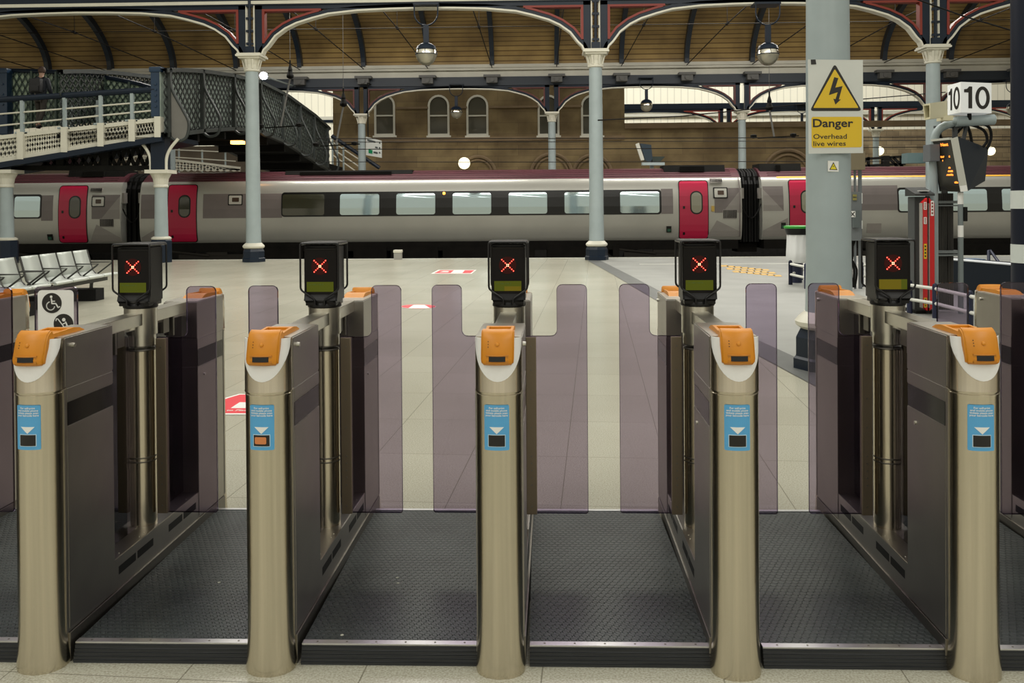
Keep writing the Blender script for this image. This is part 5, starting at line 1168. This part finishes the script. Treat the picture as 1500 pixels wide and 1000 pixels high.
# ================================================================== platform number sign, pole and monitor
YP_ = 12.9
xp = at(1368, 300, YP_).x
pole = thing('sign_pole', 'grey tubular pole bending over to carry the number sign and departure monitor', 'pole', (xp, YP_, 0))
zt_ = zat(1400, 180, YP_)
pts = smooth_curve([(xp, YP_, 0), (xp, YP_, 1.5), (xp, YP_, zt_ - .35), (xp + .06, YP_ - .02, zt_ - .10), (xp + .25, YP_ - .05, zt_), (at(1405, 177, 12.8).x, 12.8, zat(1405, 177, 12.8)), (at(1452, 174.5, 12.8).x, 12.8, zat(1452, 174.5, 12.8))], 6)
MB().tube(pts, .058, 14).build('tube', GREYP, pole, True)
b = MB(); b.cyl(at(1400, 178, 12.8), at(1456, 175, 12.8), .075, 14); b.build('sleeve', GREYP, pole, True)
b = MB(); q = at(1366, 224, 12.8); b.box(q.x - .07, q.x + .07, 12.72, 12.95, q.z - .12, q.z + .12, .01); b.build('junction_box', mat('mid_grey', (.12, .13, .14), .5), pole)
for a, b_, c, d in (((1416, 181), (1440, 190), (1446, 205), (1440, 215)), ((1420, 180), (1446, 184), (1452, 200), (1446, 218)), ((1380, 182), (1377, 195), (1379, 203), (1382, 206)), ((1414, 182), (1404, 192), (1398, 200), (1397, 206)), ((1416, 181), (1420, 192), (1422, 200), (1424, 212))):
    m = MB(); m.tube(smooth_curve([at(*p, 12.9) for p in (a, b_, c, d)], 5), .02, 6); m.build('cable', BLACK2, pole, True)
m = MB(); m.box(at(1395, 1, 12.9).x, at(1400, 1, 12.9).x, 12.85, 12.92, zat(1397, 206, 12.9), zat(1397, 180, 12.9)); m.bar(at(1368, 186, 12.9), at(1412, 187, 12.9), .03, .03); m.cyl(at(1416, 183, 12.9), at(1410, 210, 12.9), .03, 8); m.build('hanger', mat('dark_grey_metal', (.05, .055, .06), .5), pole)
# number box
C0, C1, C2 = (1407.5, 12.55), (1452.5, 12.72), (1388, 12.95)
F1 = [at(1407.5, 164.5, 12.55), at(1452.5, 164, 12.72), at(1452.5, 120.5, 12.72), at(1407.5, 119.8, 12.55)]
F0 = [at(1388, 164, 12.95), at(1407.5, 164.5, 12.55), at(1407.5, 119.8, 12.55), at(1388, 121.8, 12.95)]
nb = thing('platform_number_sign', 'white box sign with black number 10 on two faces above the monitor', 'sign', (F1[0].x, 12.8, F1[0].z))
bk = F1[1] + (F0[0] - F1[0]); bx = MB(); zb_, zq = F1[0].z, F1[3].z
bx.prism([(F1[0].x, F1[0].y), (F1[1].x, F1[1].y), (bk.x, bk.y), (F0[0].x, F0[0].y)], 'z', zb_, zq); bx.build('box', mat('lit_sign_white', (.74, .76, .74), .4, emit=.12, ecol=(1, 1, 1)), nb)
for F in (F0, F1): F[0].z = F[1].z = zb_; F[2].z = F[3].z = zq
def ten():
    m = MB(); m.add([(x, 0, z) for x, z in ((.10, .66), (.10, .76), (.20, .78), (.265, .86), (.36, .86), (.36, .14), (.24, .14), (.24, .66))], [(0, 7, 4, 3), (0, 3, 2), (0, 2, 1), (7, 6, 5, 4)])
    n = 40; o = [(.70 + .235 * math.cos(t), 0, .5 + .375 * math.sin(t)) for t in [2 * math.pi * k / n for k in range(n)]]; i_ = [(.70 + .125 * math.cos(t), 0, .5 + .265 * math.sin(t)) for t in [2 * math.pi * k / n for k in range(n)]]
    m.add(o + i_, [(k, (k + 1) % n, (k + 1) % n + n, k + n) for k in range(n)]); return m
on_quad(ten(), F1, .002, .002).build('number', INK, nb)
on_quad(ten(), F0, .002, .002).build('number', INK, nb)
m = MB(); m.cyl(at(1420, 165, 12.75), at(1420, 176, 12.75), .03, 8); m.build('stem', DARK, nb)
# horn loudspeaker
ls = thing('loudspeaker', 'cream square horn loudspeaker beside the platform number sign', 'loudspeaker', at(1370, 178, 12.7))
CSP = mat('cream_speaker', (.62, .58, .40), .45)
Fq = [at(1354.5, 176, 12.45), at(1362.5, 174, 12.35), at(1362.5, 151, 12.35), at(1351.5, 153, 12.45)]
Bq = [at(1384, 171, 12.75), at(1388, 171.5, 12.7), at(1387.5, 147.5, 12.7), at(1383, 149, 12.75)]
m = MB(); m.add(Fq + Bq, [(0, 1, 5, 4), (1, 2, 6, 5), (2, 3, 7, 6), (3, 0, 4, 7), (7, 6, 5, 4)])
I = [quad_pt(Fq, .12, .1), quad_pt(Fq, .88, .1), quad_pt(Fq, .88, .9), quad_pt(Fq, .12, .9)]; J = [p.lerp((Bq[0] + Bq[2]) / 2, .75) for p in I]
m.add(Fq + I + J, [(0, 1, 5, 4), (1, 2, 6, 5), (2, 3, 7, 6), (3, 0, 4, 7), (4, 5, 9, 8), (5, 6, 10, 9), (6, 7, 11, 10), (7, 4, 8, 11), (8, 9, 10, 11)]); m.build('horn', CSP, ls)
m = MB(); m.box(*sorted((at(1376, 1, 12.7).x, at(1392, 1, 12.7).x)), 12.62, 12.8, zat(1380, 177, 12.7), zat(1380, 170, 12.7)); m.build('bracket', CSP, ls)
# departure monitor
mo = thing('departure_monitor', 'tilted dark departure monitor with orange text hanging under the number 10 sign', 'monitor', at(1405, 285, 12.9))
A = [at(1377.5, 280, 12.86), at(1406.8, 281, 12.50), at(1392.5, 203, 12.50), at(1365.8, 205.6, 12.86)]
B = [at(1418, 279.5, 12.46), at(1403, 200, 12.46)]; BK = [at(1443, 265, 13.1), at(1448, 217, 13.1)]; BL_ = [at(1410, 270, 13.5), at(1400, 207, 13.5)]
HN = mat('navy_housing', (.007, .013, .022), .5, spec=.25)
m = MB(); m.add([B[0], BK[0], BK[1], B[1], A[0] + Vector((.0, .03, 0)), BL_[0], BL_[1], A[3] + Vector((.0, .03, 0))], [(0, 1, 2, 3), (1, 5, 6, 2), (5, 4, 7, 6), (4, 0, 3, 7), (3, 2, 6, 7), (0, 4, 5, 1)]); m.build('housing', HN, mo)
FRM = mat('monitor_frame', (.50, .50, .44), .4)
m = MB(); m.add([A[1], B[0], B[1], A[2]] + [p + Vector((.02, .07, 0)) for p in (A[1], B[0], B[1], A[2])], [(0, 1, 2, 3), (7, 6, 5, 4), (0, 4, 5, 1), (1, 5, 6, 2), (2, 6, 7, 3), (3, 7, 4, 0)])
m.bar(A[3], A[2], .03, .05); m.build('frame', FRM, mo)
scn = slab(A, .03).build('screen', mat('screen_dark', (.030, .028, .022), .25), mo)
AMB = mat('amber_text', (1, .25, .02), .5, emit=1.6, ecol=(1, .26, .03))
on_quad(fit_text('Next', .42, .82, .87, .93, .03), A, .002, .001).build('screen_text', AMB, scn)
for v, u0, u1 in ((.665, .31, .81), (.595, .37, .70), (.525, .40, .66), (.455, .35, .75), (.388, .32, .82), (.32, .36, .80), (.175, .80, .97)):
    m = MB(); u = u0
    while u < u1 - .02:
        h = random.choice((.020, .024)); w_ = random.choice((.05, .06)); m.add([(u, 0, v - .014), (min(u + w_, u1), 0, v - .014), (min(u + w_, u1), 0, v - .014 + h * 1.5), (u, 0, v - .014 + h * 1.5)], [(0, 1, 2, 3)]); u += w_ + .012
    on_quad(m, A, .002, .001).build('screen_text', AMB, scn)
on_quad(flat([(.05, .03), (.5, .03), (.3, .10), (.08, .10)]), A, .001, .0006).build('screen_marking', INK, scn)
QF = [A[1], B[0], B[1], A[2]]; on_quad(flat([(.05, .0), (.95, .0), (.95, .11), (.05, .11)]), QF, .002, .002).build('frame_label', WHITE, mo)
# ramp cabinet, red boards
GD = mat('cabinet_grey', (.055, .06, .06), .5)
cab = thing('help_cabinet', 'slim dark grey cabinet with sloping lid left of the red boards', 'cabinet', (at(1346, 450, YP_ - .1).x, YP_ - .1, 0))
xa_, xb_ = at(1338.5, 400, 12.75).x, at(1362, 400, 12.75).x; m = MB(); m.box(xa_, xb_, 12.72, 12.95, .04, zat(1345, 288, 12.72), .01); m.build('body', GD, cab)
m = MB(); m.box(xa_ - .03, xb_ + .03, 12.6, 13.0, 0, .05, .01); m.build('foot', DARK, cab)
m = MB(); za, zb_ = zat(1336, 287, 12.7), zat(1345, 277, 12.7); m.prism([(12.58, za), (12.58, za + .03), (12.92, zb_ + .03), (12.92, za)], 'x', xa_ - .05, xb_ - .0); lid = m.build('lid', mat('lid_dark', (.03, .032, .032), .4), cab)
m = MB(); m.bar((lerp(xa_, xb_, .2), 12.70, lerp(za + .03, zb_ + .03, .36) + .006), (lerp(xa_, xb_, .75), 12.70, lerp(za + .03, zb_ + .03, .36) + .006), .01, .14); m.build('lid_plate', WHITE, lid)
RB = mat('board_red', (.52, .006, .008), .35)
for i, (p0, p1, lab) in enumerate(((1350, 1357.3, 'left of two tall red boards with pointed ends by the sign pole'), (1360.2, 1367.8, 'right of two tall red boards with pointed ends by the sign pole'))):
    r = thing('red_board', lab, 'board', at((p0 + p1) / 2, 455, 12.5), 'tall red boards'); a, b_ = at(p0, 300, 12.5).x, at(p1, 300, 12.5).x; zz0, zz1 = .06, zat(p0, 290, 12.5); c = (b_ - a)
    k = 1 if i == 0 else -1; pl = [(a, zz0 + c), (a, zz1 - c), (b_, zz1), (b_, zz0)] if i == 0 else [(a, zz0), (a, zz1), (b_, zz1 - c), (b_, zz0 + c)]
    MB().prism(pl, 'y', 12.48, 12.56).build('panel', RB, r)
    for y0, y1, m_ in (((296, 307, WHITE), (318, 328, WHITE), (357, 379, YEL), (436, 450, YEL)) if i == 0 else ((294, 316, WHITE),)):
        m = MB(); m.box(lerp(a, b_, .3), lerp(a, b_, .85), 12.474, 12.481, zat(p0, y1, 12.48), zat(p0, y0, 12.48)); lb = m.build('label_patch', m_, r)
        m = MB(); z0_, z1_ = zat(p0, y1, 12.48), zat(p0, y0, 12.48)
        for k in range(4): m.box(lerp(a, b_, .42), lerp(a, b_, .7), 12.471, 12.475, lerp(z0_, z1_, .12 + k * .22), lerp(z0_, z1_, .24 + k * .22))
        m.build('label_marks', INK if m_ is YEL else REDP, lb)
    MB().box(a - .003, a + .003, 12.475, 12.57, .1, zz1 - c).build('edge_strip', mat('worn_edge', (.3, .28, .25), .5), r)
m = MB(); m.box(at(1358, 1, 12.52).x, at(1360, 1, 12.52).x, 12.5, 12.6, .02, zat(1358, 287, 12.5)); o = m.build('gap_strip', DARK); tag(o, 'thin dark strip standing in for the dark gap between the two red boards', 'post')  # dark strip added for the shaded gap between the boards
# cable riser with grey shelves
cr = thing('cable_riser', 'dark bundle of cables in a riser between the red boards and the banded pole', 'cable riser', (at(1383, 1, 13.1).x, 13.1, 0))
xa_, xb_ = at(1369.5, 400, 13.1).x, at(1397, 400, 13.1).x
m = MB()
for k in range(9): x = lerp(xa_ + .02, xb_ - .02, k / 8); m.tube([(x, 13.1, 0), (x + random.uniform(-.01, .01), 13.1, .8), (x, 13.1, zat(1380, 283, 13.1))], .017, 6)
m.box(xa_, xb_, 13.13, 13.2, 0, zat(1380, 284, 13.1)); m.build('cable_bundle', mat('riser_dark', (.030, .027, .022), .7, var=.4, vscale=3, stretch=(8, 8, .5)), cr)
for y0, y1 in ((294, 298), (300, 302), (367, 371), (372.5, 375)):
    m = MB(); m.box(xa_ - .02, xb_ + .05, 13.0, 13.2, zat(1380, y1, 13), zat(1380, y0, 13)); m.build('shelf_bar', mat('mid_grey2', (.18, .20, .20), .5), cr)
# banded pole
xq = at(1407, 300, 12.6).x; bp2 = thing('banded_pole', 'slim grey pole with white bands under the departure monitor', 'pole', (xq, 12.6, 0))
MB().cyl((xq, 12.6, 0), (xq, 12.6, zat(1407, 281, 12.6)), .036, 12).build('pole', mat('pole_grey', (.17, .20, .20), .4), bp2, True)
for y0, y1 in ((282, 299), (330, 347)): MB().cyl((xq, 12.6, zat(1407, y1, 12.6)), (xq, 12.6, zat(1407, y0, 12.6)), .038, 12).build('white_band', WHITE, bp2, True)
MB().box(xq + .03, xq + .08, 12.56, 12.64, zat(1407, 324, 12.6), zat(1407, 303, 12.6), .008).build('switch_box', DARK, bp2)
# low rails
NP = mat('navy_post', (.008, .012, .040), .4); WR = mat('rail_white', (.66, .66, .60), .4)
def low_rail(posts, lab, zs=(.40, .20), tops=None):
    r = thing('low_rail', lab, 'railing', (posts[0].x, posts[0].y, 0))
    for p in posts: MB().lathe((p.x, p.y, 0), [(.038, 0), (.038, .43), (.03, .46), (.005, .475)], 12).build('post', NP, r, True)
    for z in zs:
        for a, b_ in zip(posts, posts[1:]): MB().cyl((a.x, a.y, z), (b_.x, b_.y, z), .024, 10).build('rail', WR, r, True)
    return r
low_rail([atZ(1332.5, 459), atZ(1370, 466), atZ(1421, 481), atZ(1480, 500)], 'low navy and white railing in front of the red boards')
low_rail([atZ(1158, 417), atZ(1181, 423), atZ(1200, 405), atZ(1173.5, 410), atZ(1158, 417)], 'low navy and white railing around the bin')
low_rail([atZ(1262, 420), atZ(1340, 422)], 'low railing glimpsed behind the rightmost display post')
# bin with bag
pb = atZ(1170, 415); Yb = pb.y + .1; ppm = 1300 / Yb
bn = thing('bin', 'litter bin with green rimmed black lid and hanging white bag beside the large grey column', 'bin', (pb.x, Yb, 0))
zl, zl2, zl3 = zat(1168, 331, Yb), zat(1168, 333.5, Yb), zat(1168, 343.5, Yb)
m = MB(); m.lathe((pb.x, Yb, zl2), [(.245, -.01), (.25, 0), (.25, zl - zl2), (.21, zl - zl2 + .01)], 28); m.build('green_rim', mat('bin_green', (.03, .30, .03), .4), bn, True)
m = MB(); m.lathe((pb.x, Yb, zl3), [(.20, 0), (.245, zl2 - zl3)], 28); m.build('lid', BLACK, bn, True)
m = MB(); n = 36; rows = []
for k, (rr_, z) in enumerate(((.185, zl3), (.19, zl3 - .15), (.20, .62), (.205, .45), (.17, .40))):
    rows.append([(pb.x + (rr_ + .010 * math.sin(t * 9 + k * .4)) * math.cos(t), Yb + (rr_ + .010 * math.sin(t * 9 + k * .4)) * math.sin(t), z) for t in [2 * math.pi * j / n for j in range(n + 1)]])
m.grid(rows); m.build('bag', mat('white_bag', (.70, .71, .70), .4), bn, True)
m = MB(); m.cyl((pb.x + .235, Yb + .05, 0), (pb.x + .235, Yb + .05, zl3), .02, 8); m.cyl((pb.x - .0, Yb + .1, 0), (pb.x, Yb + .1, .42), .12, 16); m.build('stand', NP, bn, True)
# equipment rack behind the grey column
Ye = 16.3; er = thing('equipment_rack', 'grey cable rack with switch boxes just right of the large grey column', 'rack', (at(1252, 1, Ye).x, Ye, 0))
def eb(px0, px1, py0, py1, y0, y1): return MB().box(at(px0, 1, Ye).x, at(px1, 1, Ye).x, y0, y1, zat(1250, py1, Ye), zat(1250, py0, Ye))
eb(1240, 1262, 222, 249, Ye - .15, Ye + .1).build('upper_box', mat('tan_box', (.20, .165, .10), .5), er)
for a, b_ in ((1243, 1245), (1251, 1253), (1257.5, 1261.5)): eb(a, b_, 249, 424, Ye, Ye + .06).build('upright', mat('rack_grey', (.14, .155, .165), .45), er)
eb(1240, 1258, 281, 352, Ye - .1, Ye).build('panel', mat('rack_panel', (.15, .165, .17), .5), er)
eb(1244, 1253, 308, 333, Ye - .18, Ye - .1).build('switch_box', mat('rack_box', (.10, .12, .12), .5), er)
Qx = [at(1245, 318, Ye - .185), at(1253, 318, Ye - .185), at(1253, 309, Ye - .185), at(1245, 309, Ye - .185)]
xsg = slab(Qx, .004).build('cross_label', WHITE, er)
mx = MB(); stroke(mx, [(.15, .15), (.85, .85)], .14, (0, .001)); stroke(mx, [(.15, .85), (.85, .15)], .14, (0, .001)); MB_ = MB(); MB_.add([quad_pt(Qx, p.x, p.z, .003 + p.y) for p in mx.v], mx.f); MB_.build('cross_mark', INK, xsg)
for yy_ in (286.5, 291.5): eb(1245, 1250, yy_ - 1.8, yy_ + 1.8, Ye - .14, Ye - .1).build('indicator', mat('dull_yellow', (.25, .22, .06), .4), er)
for y0, y1 in ((283, 298), (323, 335)): eb(1257, 1262, y0, y1, Ye - .012, Ye + .07).build('white_band', WHITE, er)
for k in range(4): m = MB(); m.tube(smooth_curve([at(1243 + k * 3, 352, Ye), at(1249 - k, 375, Ye), at(1243 + k * 4, 395, Ye), at(1246 + k * 2, 421, Ye)], 5), .02, 6); m.build('cable', DARK, er, True)
# navy skip like barrier
P0, P1, P2 = atZ(1322, 423), atZ(1590, 445), None
nz = thing('navy_barrier', 'long low navy barrier with bright top edge behind the sign pole', 'barrier', ((P0.x + P1.x) / 2, 15, 0))
def nbz(px, py, Y): return at(px, py, Y)
T0, T1, T2 = at(1322, 375, 16.2), at(1412, 381, 15.3), at(1600, 397, 13.6)
m = MB(); m.add([(T0.x, T0.y, 0), (T1.x, T1.y, 0), (T2.x, T2.y, 0), T0, T1, T2] , [(0, 1, 4, 3), (1, 2, 5, 4)])
m.add([(p[0] + .25, p[1] + .7, p[2]) for p in [(T0.x, T0.y, 0), (T1.x, T1.y, 0), (T2.x, T2.y, 0), T0, T1, T2]], [(3, 4, 1, 0), (4, 5, 2, 1)]); m.f += [[3, 4, 10, 9], [4, 5, 11, 10], [0, 3, 9, 6], [2, 8, 11, 5]]
m.build('body', mat('barrier_navy', (.006, .010, .016), .5, spec=.25), nz)
m = MB(); m.tube([T0, T1, T2], .02, 8); m.build('top_edge', mat('edge_highlight', (.75, .78, .82), .3), nz, True)  # pale tube puts a white highlight on the top edge
m = MB(); a = at(1448, 368, 15.6); m.tube([at(1448.5, 386, 15.5), a, at(1451, 367.5, 15.6), at(1466, 388, 15.3)], .028, 8); m.build('lifting_frame', NP, nz, True)
q = at(1422, 381, 15.8); m = MB(); m.box(q.x - .14, q.x + .16, 15.6, 15.9, q.z - .02, q.z + .03, .008); m.build('blue_cap', mat('blue_cap', (.06, .12, .22), .4), nz)
# grey box and gantry in the distance
q0, q1 = at(1327, 239, 25.6), at(1357, 224, 25.6); bxo = MB().box(q0.x, q1.x, 25.5, 25.9, q0.z, q1.z); o = bxo.build('junction_box', mat('slate_box', (.13, .20, .21), .5)); tag(o, 'slate grey box fixed to the grey column behind the number sign', 'box')
gn = thing('roof_gantry', 'dark metal gantry frame above the right carriage roof', 'gantry', at(1295, 247, 37.5)); m = MB(); Yq = 37.5
for a, b_ in (((1262, 233), (1326, 229)), ((1262, 243), (1326, 240)), ((1272, 247), (1272, 230)), ((1320, 247), (1320, 229)), ((1298, 246), (1298, 231)), ((1302, 231), (1316, 246)), ((1308, 230), (1322, 244)), ((1262, 240), (1272, 232))): m.bar(at(*a, Yq), at(*b_, Yq), .1, .1)
m.build('truss', DARK, gn); m = MB(); q0, q1 = at(1293, 244, Yq), at(1302, 228, Yq); m.box(q0.x, q1.x, Yq - .1, Yq + .2, q0.z, q1.z); m.build('equipment_box', DARK, gn)
m = MB()
for px in (1266, 1322): m.cyl((at(px, 1, Yq).x, Yq + .1, 0), at(px, 236, Yq) + Vector((0, .1, 0)), .06, 8)
m.build('leg', DARK, gn)
# distant departure monitor
fm = thing('departure_monitor', 'far departure monitor in navy housing above the train roof right of centre', 'monitor', at(948, 242, 38.2)); Ym = 38.2
A2 = [at(939, 235, Ym), at(944, 234, Ym), at(936, 209, Ym), at(931, 211, Ym)]; slab(A2, .15).build('frame', mat('monitor_frame', (.50, .50, .44), .4), fm)
m = MB(); pp = [(938, 210), (954, 212), (956, 232), (952, 239), (945, 234)]; m.prism([(at(x, y, Ym).x, at(x, y, Ym).z) for x, y in pp], 'y', Ym + .02, Ym + .8); m.build('housing', mat('far_navy', (.02, .035, .05), .4), fm)
m = MB(); pp = [(956, 229), (975, 229), (966, 238), (956, 238)]; m.prism([(at(x, y, Ym).x, at(x, y, Ym).z) for x, y in pp], 'y', Ym + .1, Ym + .7); m.build('second_housing', mat('far_dark', (.02, .03, .025), .5), fm)
m = MB(); m.bar(at(940, 240, Ym), at(973, 240, Ym), .12, .3); p = at(956, 240, Ym); m.cyl((p.x, p.y + .3, 0), (p.x, p.y + .3, p.z), .09, 10); m.build('stand', GREYP, fm)
# ================================================================== platform seats
SEAT = mat('seat_pale_steel', (.50, .53, .49), .38, .2); ARM = mat('seat_arm', (.05, .05, .045), .4, .5)
FA, FB = at(23, 428, 12.2), at(176, 400.6, 15.5); dr = (FB - FA); dr.z = 0; dr.normalize(); nrm = Vector((dr.y, -dr.x, 0))
def sp(s_, d, z): b0 = Vector((FA.x, FA.y, 0)); return b0 + dr * s_ - nrm * d + Vector((0, 0, z))      # s along row, d behind front edge
PR = [(.01, .395), (.0, .42), (.02, .445), (.12, .43), (.30, .405), (.38, .42), (.42, .47), (.47, .62), (.52, .80), (.53, .84)]
def bench(s0, n, label, feet, pitch=.53):
    r = thing('platform_seat_row', label, 'seats', sp(s0, .2, 0))
    for k in range(n):
        a, b_ = s0 + k * pitch + .03, s0 + (k + 1) * pitch - .03
        for nm, P in (('seat', PR[:7]), ('backrest', PR[6:])):
            m = MB(); m.grid([[sp(a, d, z), sp(b_, d, z)] for d, z in P]); m.build(nm, SEAT, r, True, solid=.014)
        m = MB(); m.cyl(sp(a - .02, .0, .42), sp(b_ + .02, .0, .42), .024, 10); m.build('front_roll', SEAT, r, True)
    for k in range(n + 1):
        s_ = s0 + k * pitch; m = MB(); m.tube([sp(s_, .50, .62), sp(s_, .08, .62), sp(s_, .10, .60), sp(s_, .34, .42)], .014, 6); m.build('armrest', ARM, r, True)
        m = MB(); m.tube([sp(s_, .53, .84), sp(s_, .43, .47), sp(s_, .36, .40), sp(s_, .03, .40)], .016, 6); m.build('side_frame', ARM, r, True)
    m = MB(); m.bar(sp(s0 - .05, .22, .33), sp(s0 + n * pitch + .05, .22, .33), .06, .06); m.build('beam', ARM, r)
    for f in feet:
        m = MB(); m.bar(sp(f, .08, .10), sp(f, .62, .10), .20, .30); m.build('foot_block', BLACK2, r); m = MB(); m.cyl(sp(f, .24, .1), sp(f, .22, .33), .03, 8); m.build('leg', ARM, r)
    return r
bench(-1.2, 4, 'nearer row of pale steel platform seats at the far left', (-.7, .5))
bench(1.06, 4, 'farther row of pale steel platform seats with armrests behind the leftmost gate', (1.5, 2.7))
# dark stone behind the footbridge and a white lattice stair parapet
xa2, xb2 = at(-260, 1, 53).x, at(468, 1, 53).x
struct(MB().box(xa2, xb2, 53, 53.4, 0, zat(300, 214, 53)).build('wall_left_far', mat('dark_brown_stone', (.11, .085, .06), .8, var=.3, vscale=.6)))
lp = thing('stair_parapet', 'cream lattice parapet seen beneath the footbridge above the train roof', 'parapet', at(300, 248, 47))
m = MB(); LP = lambda u, v: at(lerp(180, 352, u), lerp(250, lerp(233, 246, u) - 8 * (1 - u), v), 47)
lattice(m, LP, 18, 2, .09, .05, (0, 1, 0)); m.build('lattice', CREAM, lp); m = MB(); m.bar(LP(0, 1), LP(1, 1), .12, .12); m.build('top_rail', CREAM, lp)
for k in (0, 1):
    m = MB(); m.bar(at(225, 228 - k * 10, 47), at(345, 236 - k * 13, 47), .05, .05); m.build('rail', CREAM, lp)
for px in (228, 262, 296, 330): m = MB(); q_ = at(px, 216 + (px - 228) * .05, 47.1); m.cyl(q_, (q_.x, q_.y, 0), .05, 6); m.build('post', GREYP, lp)
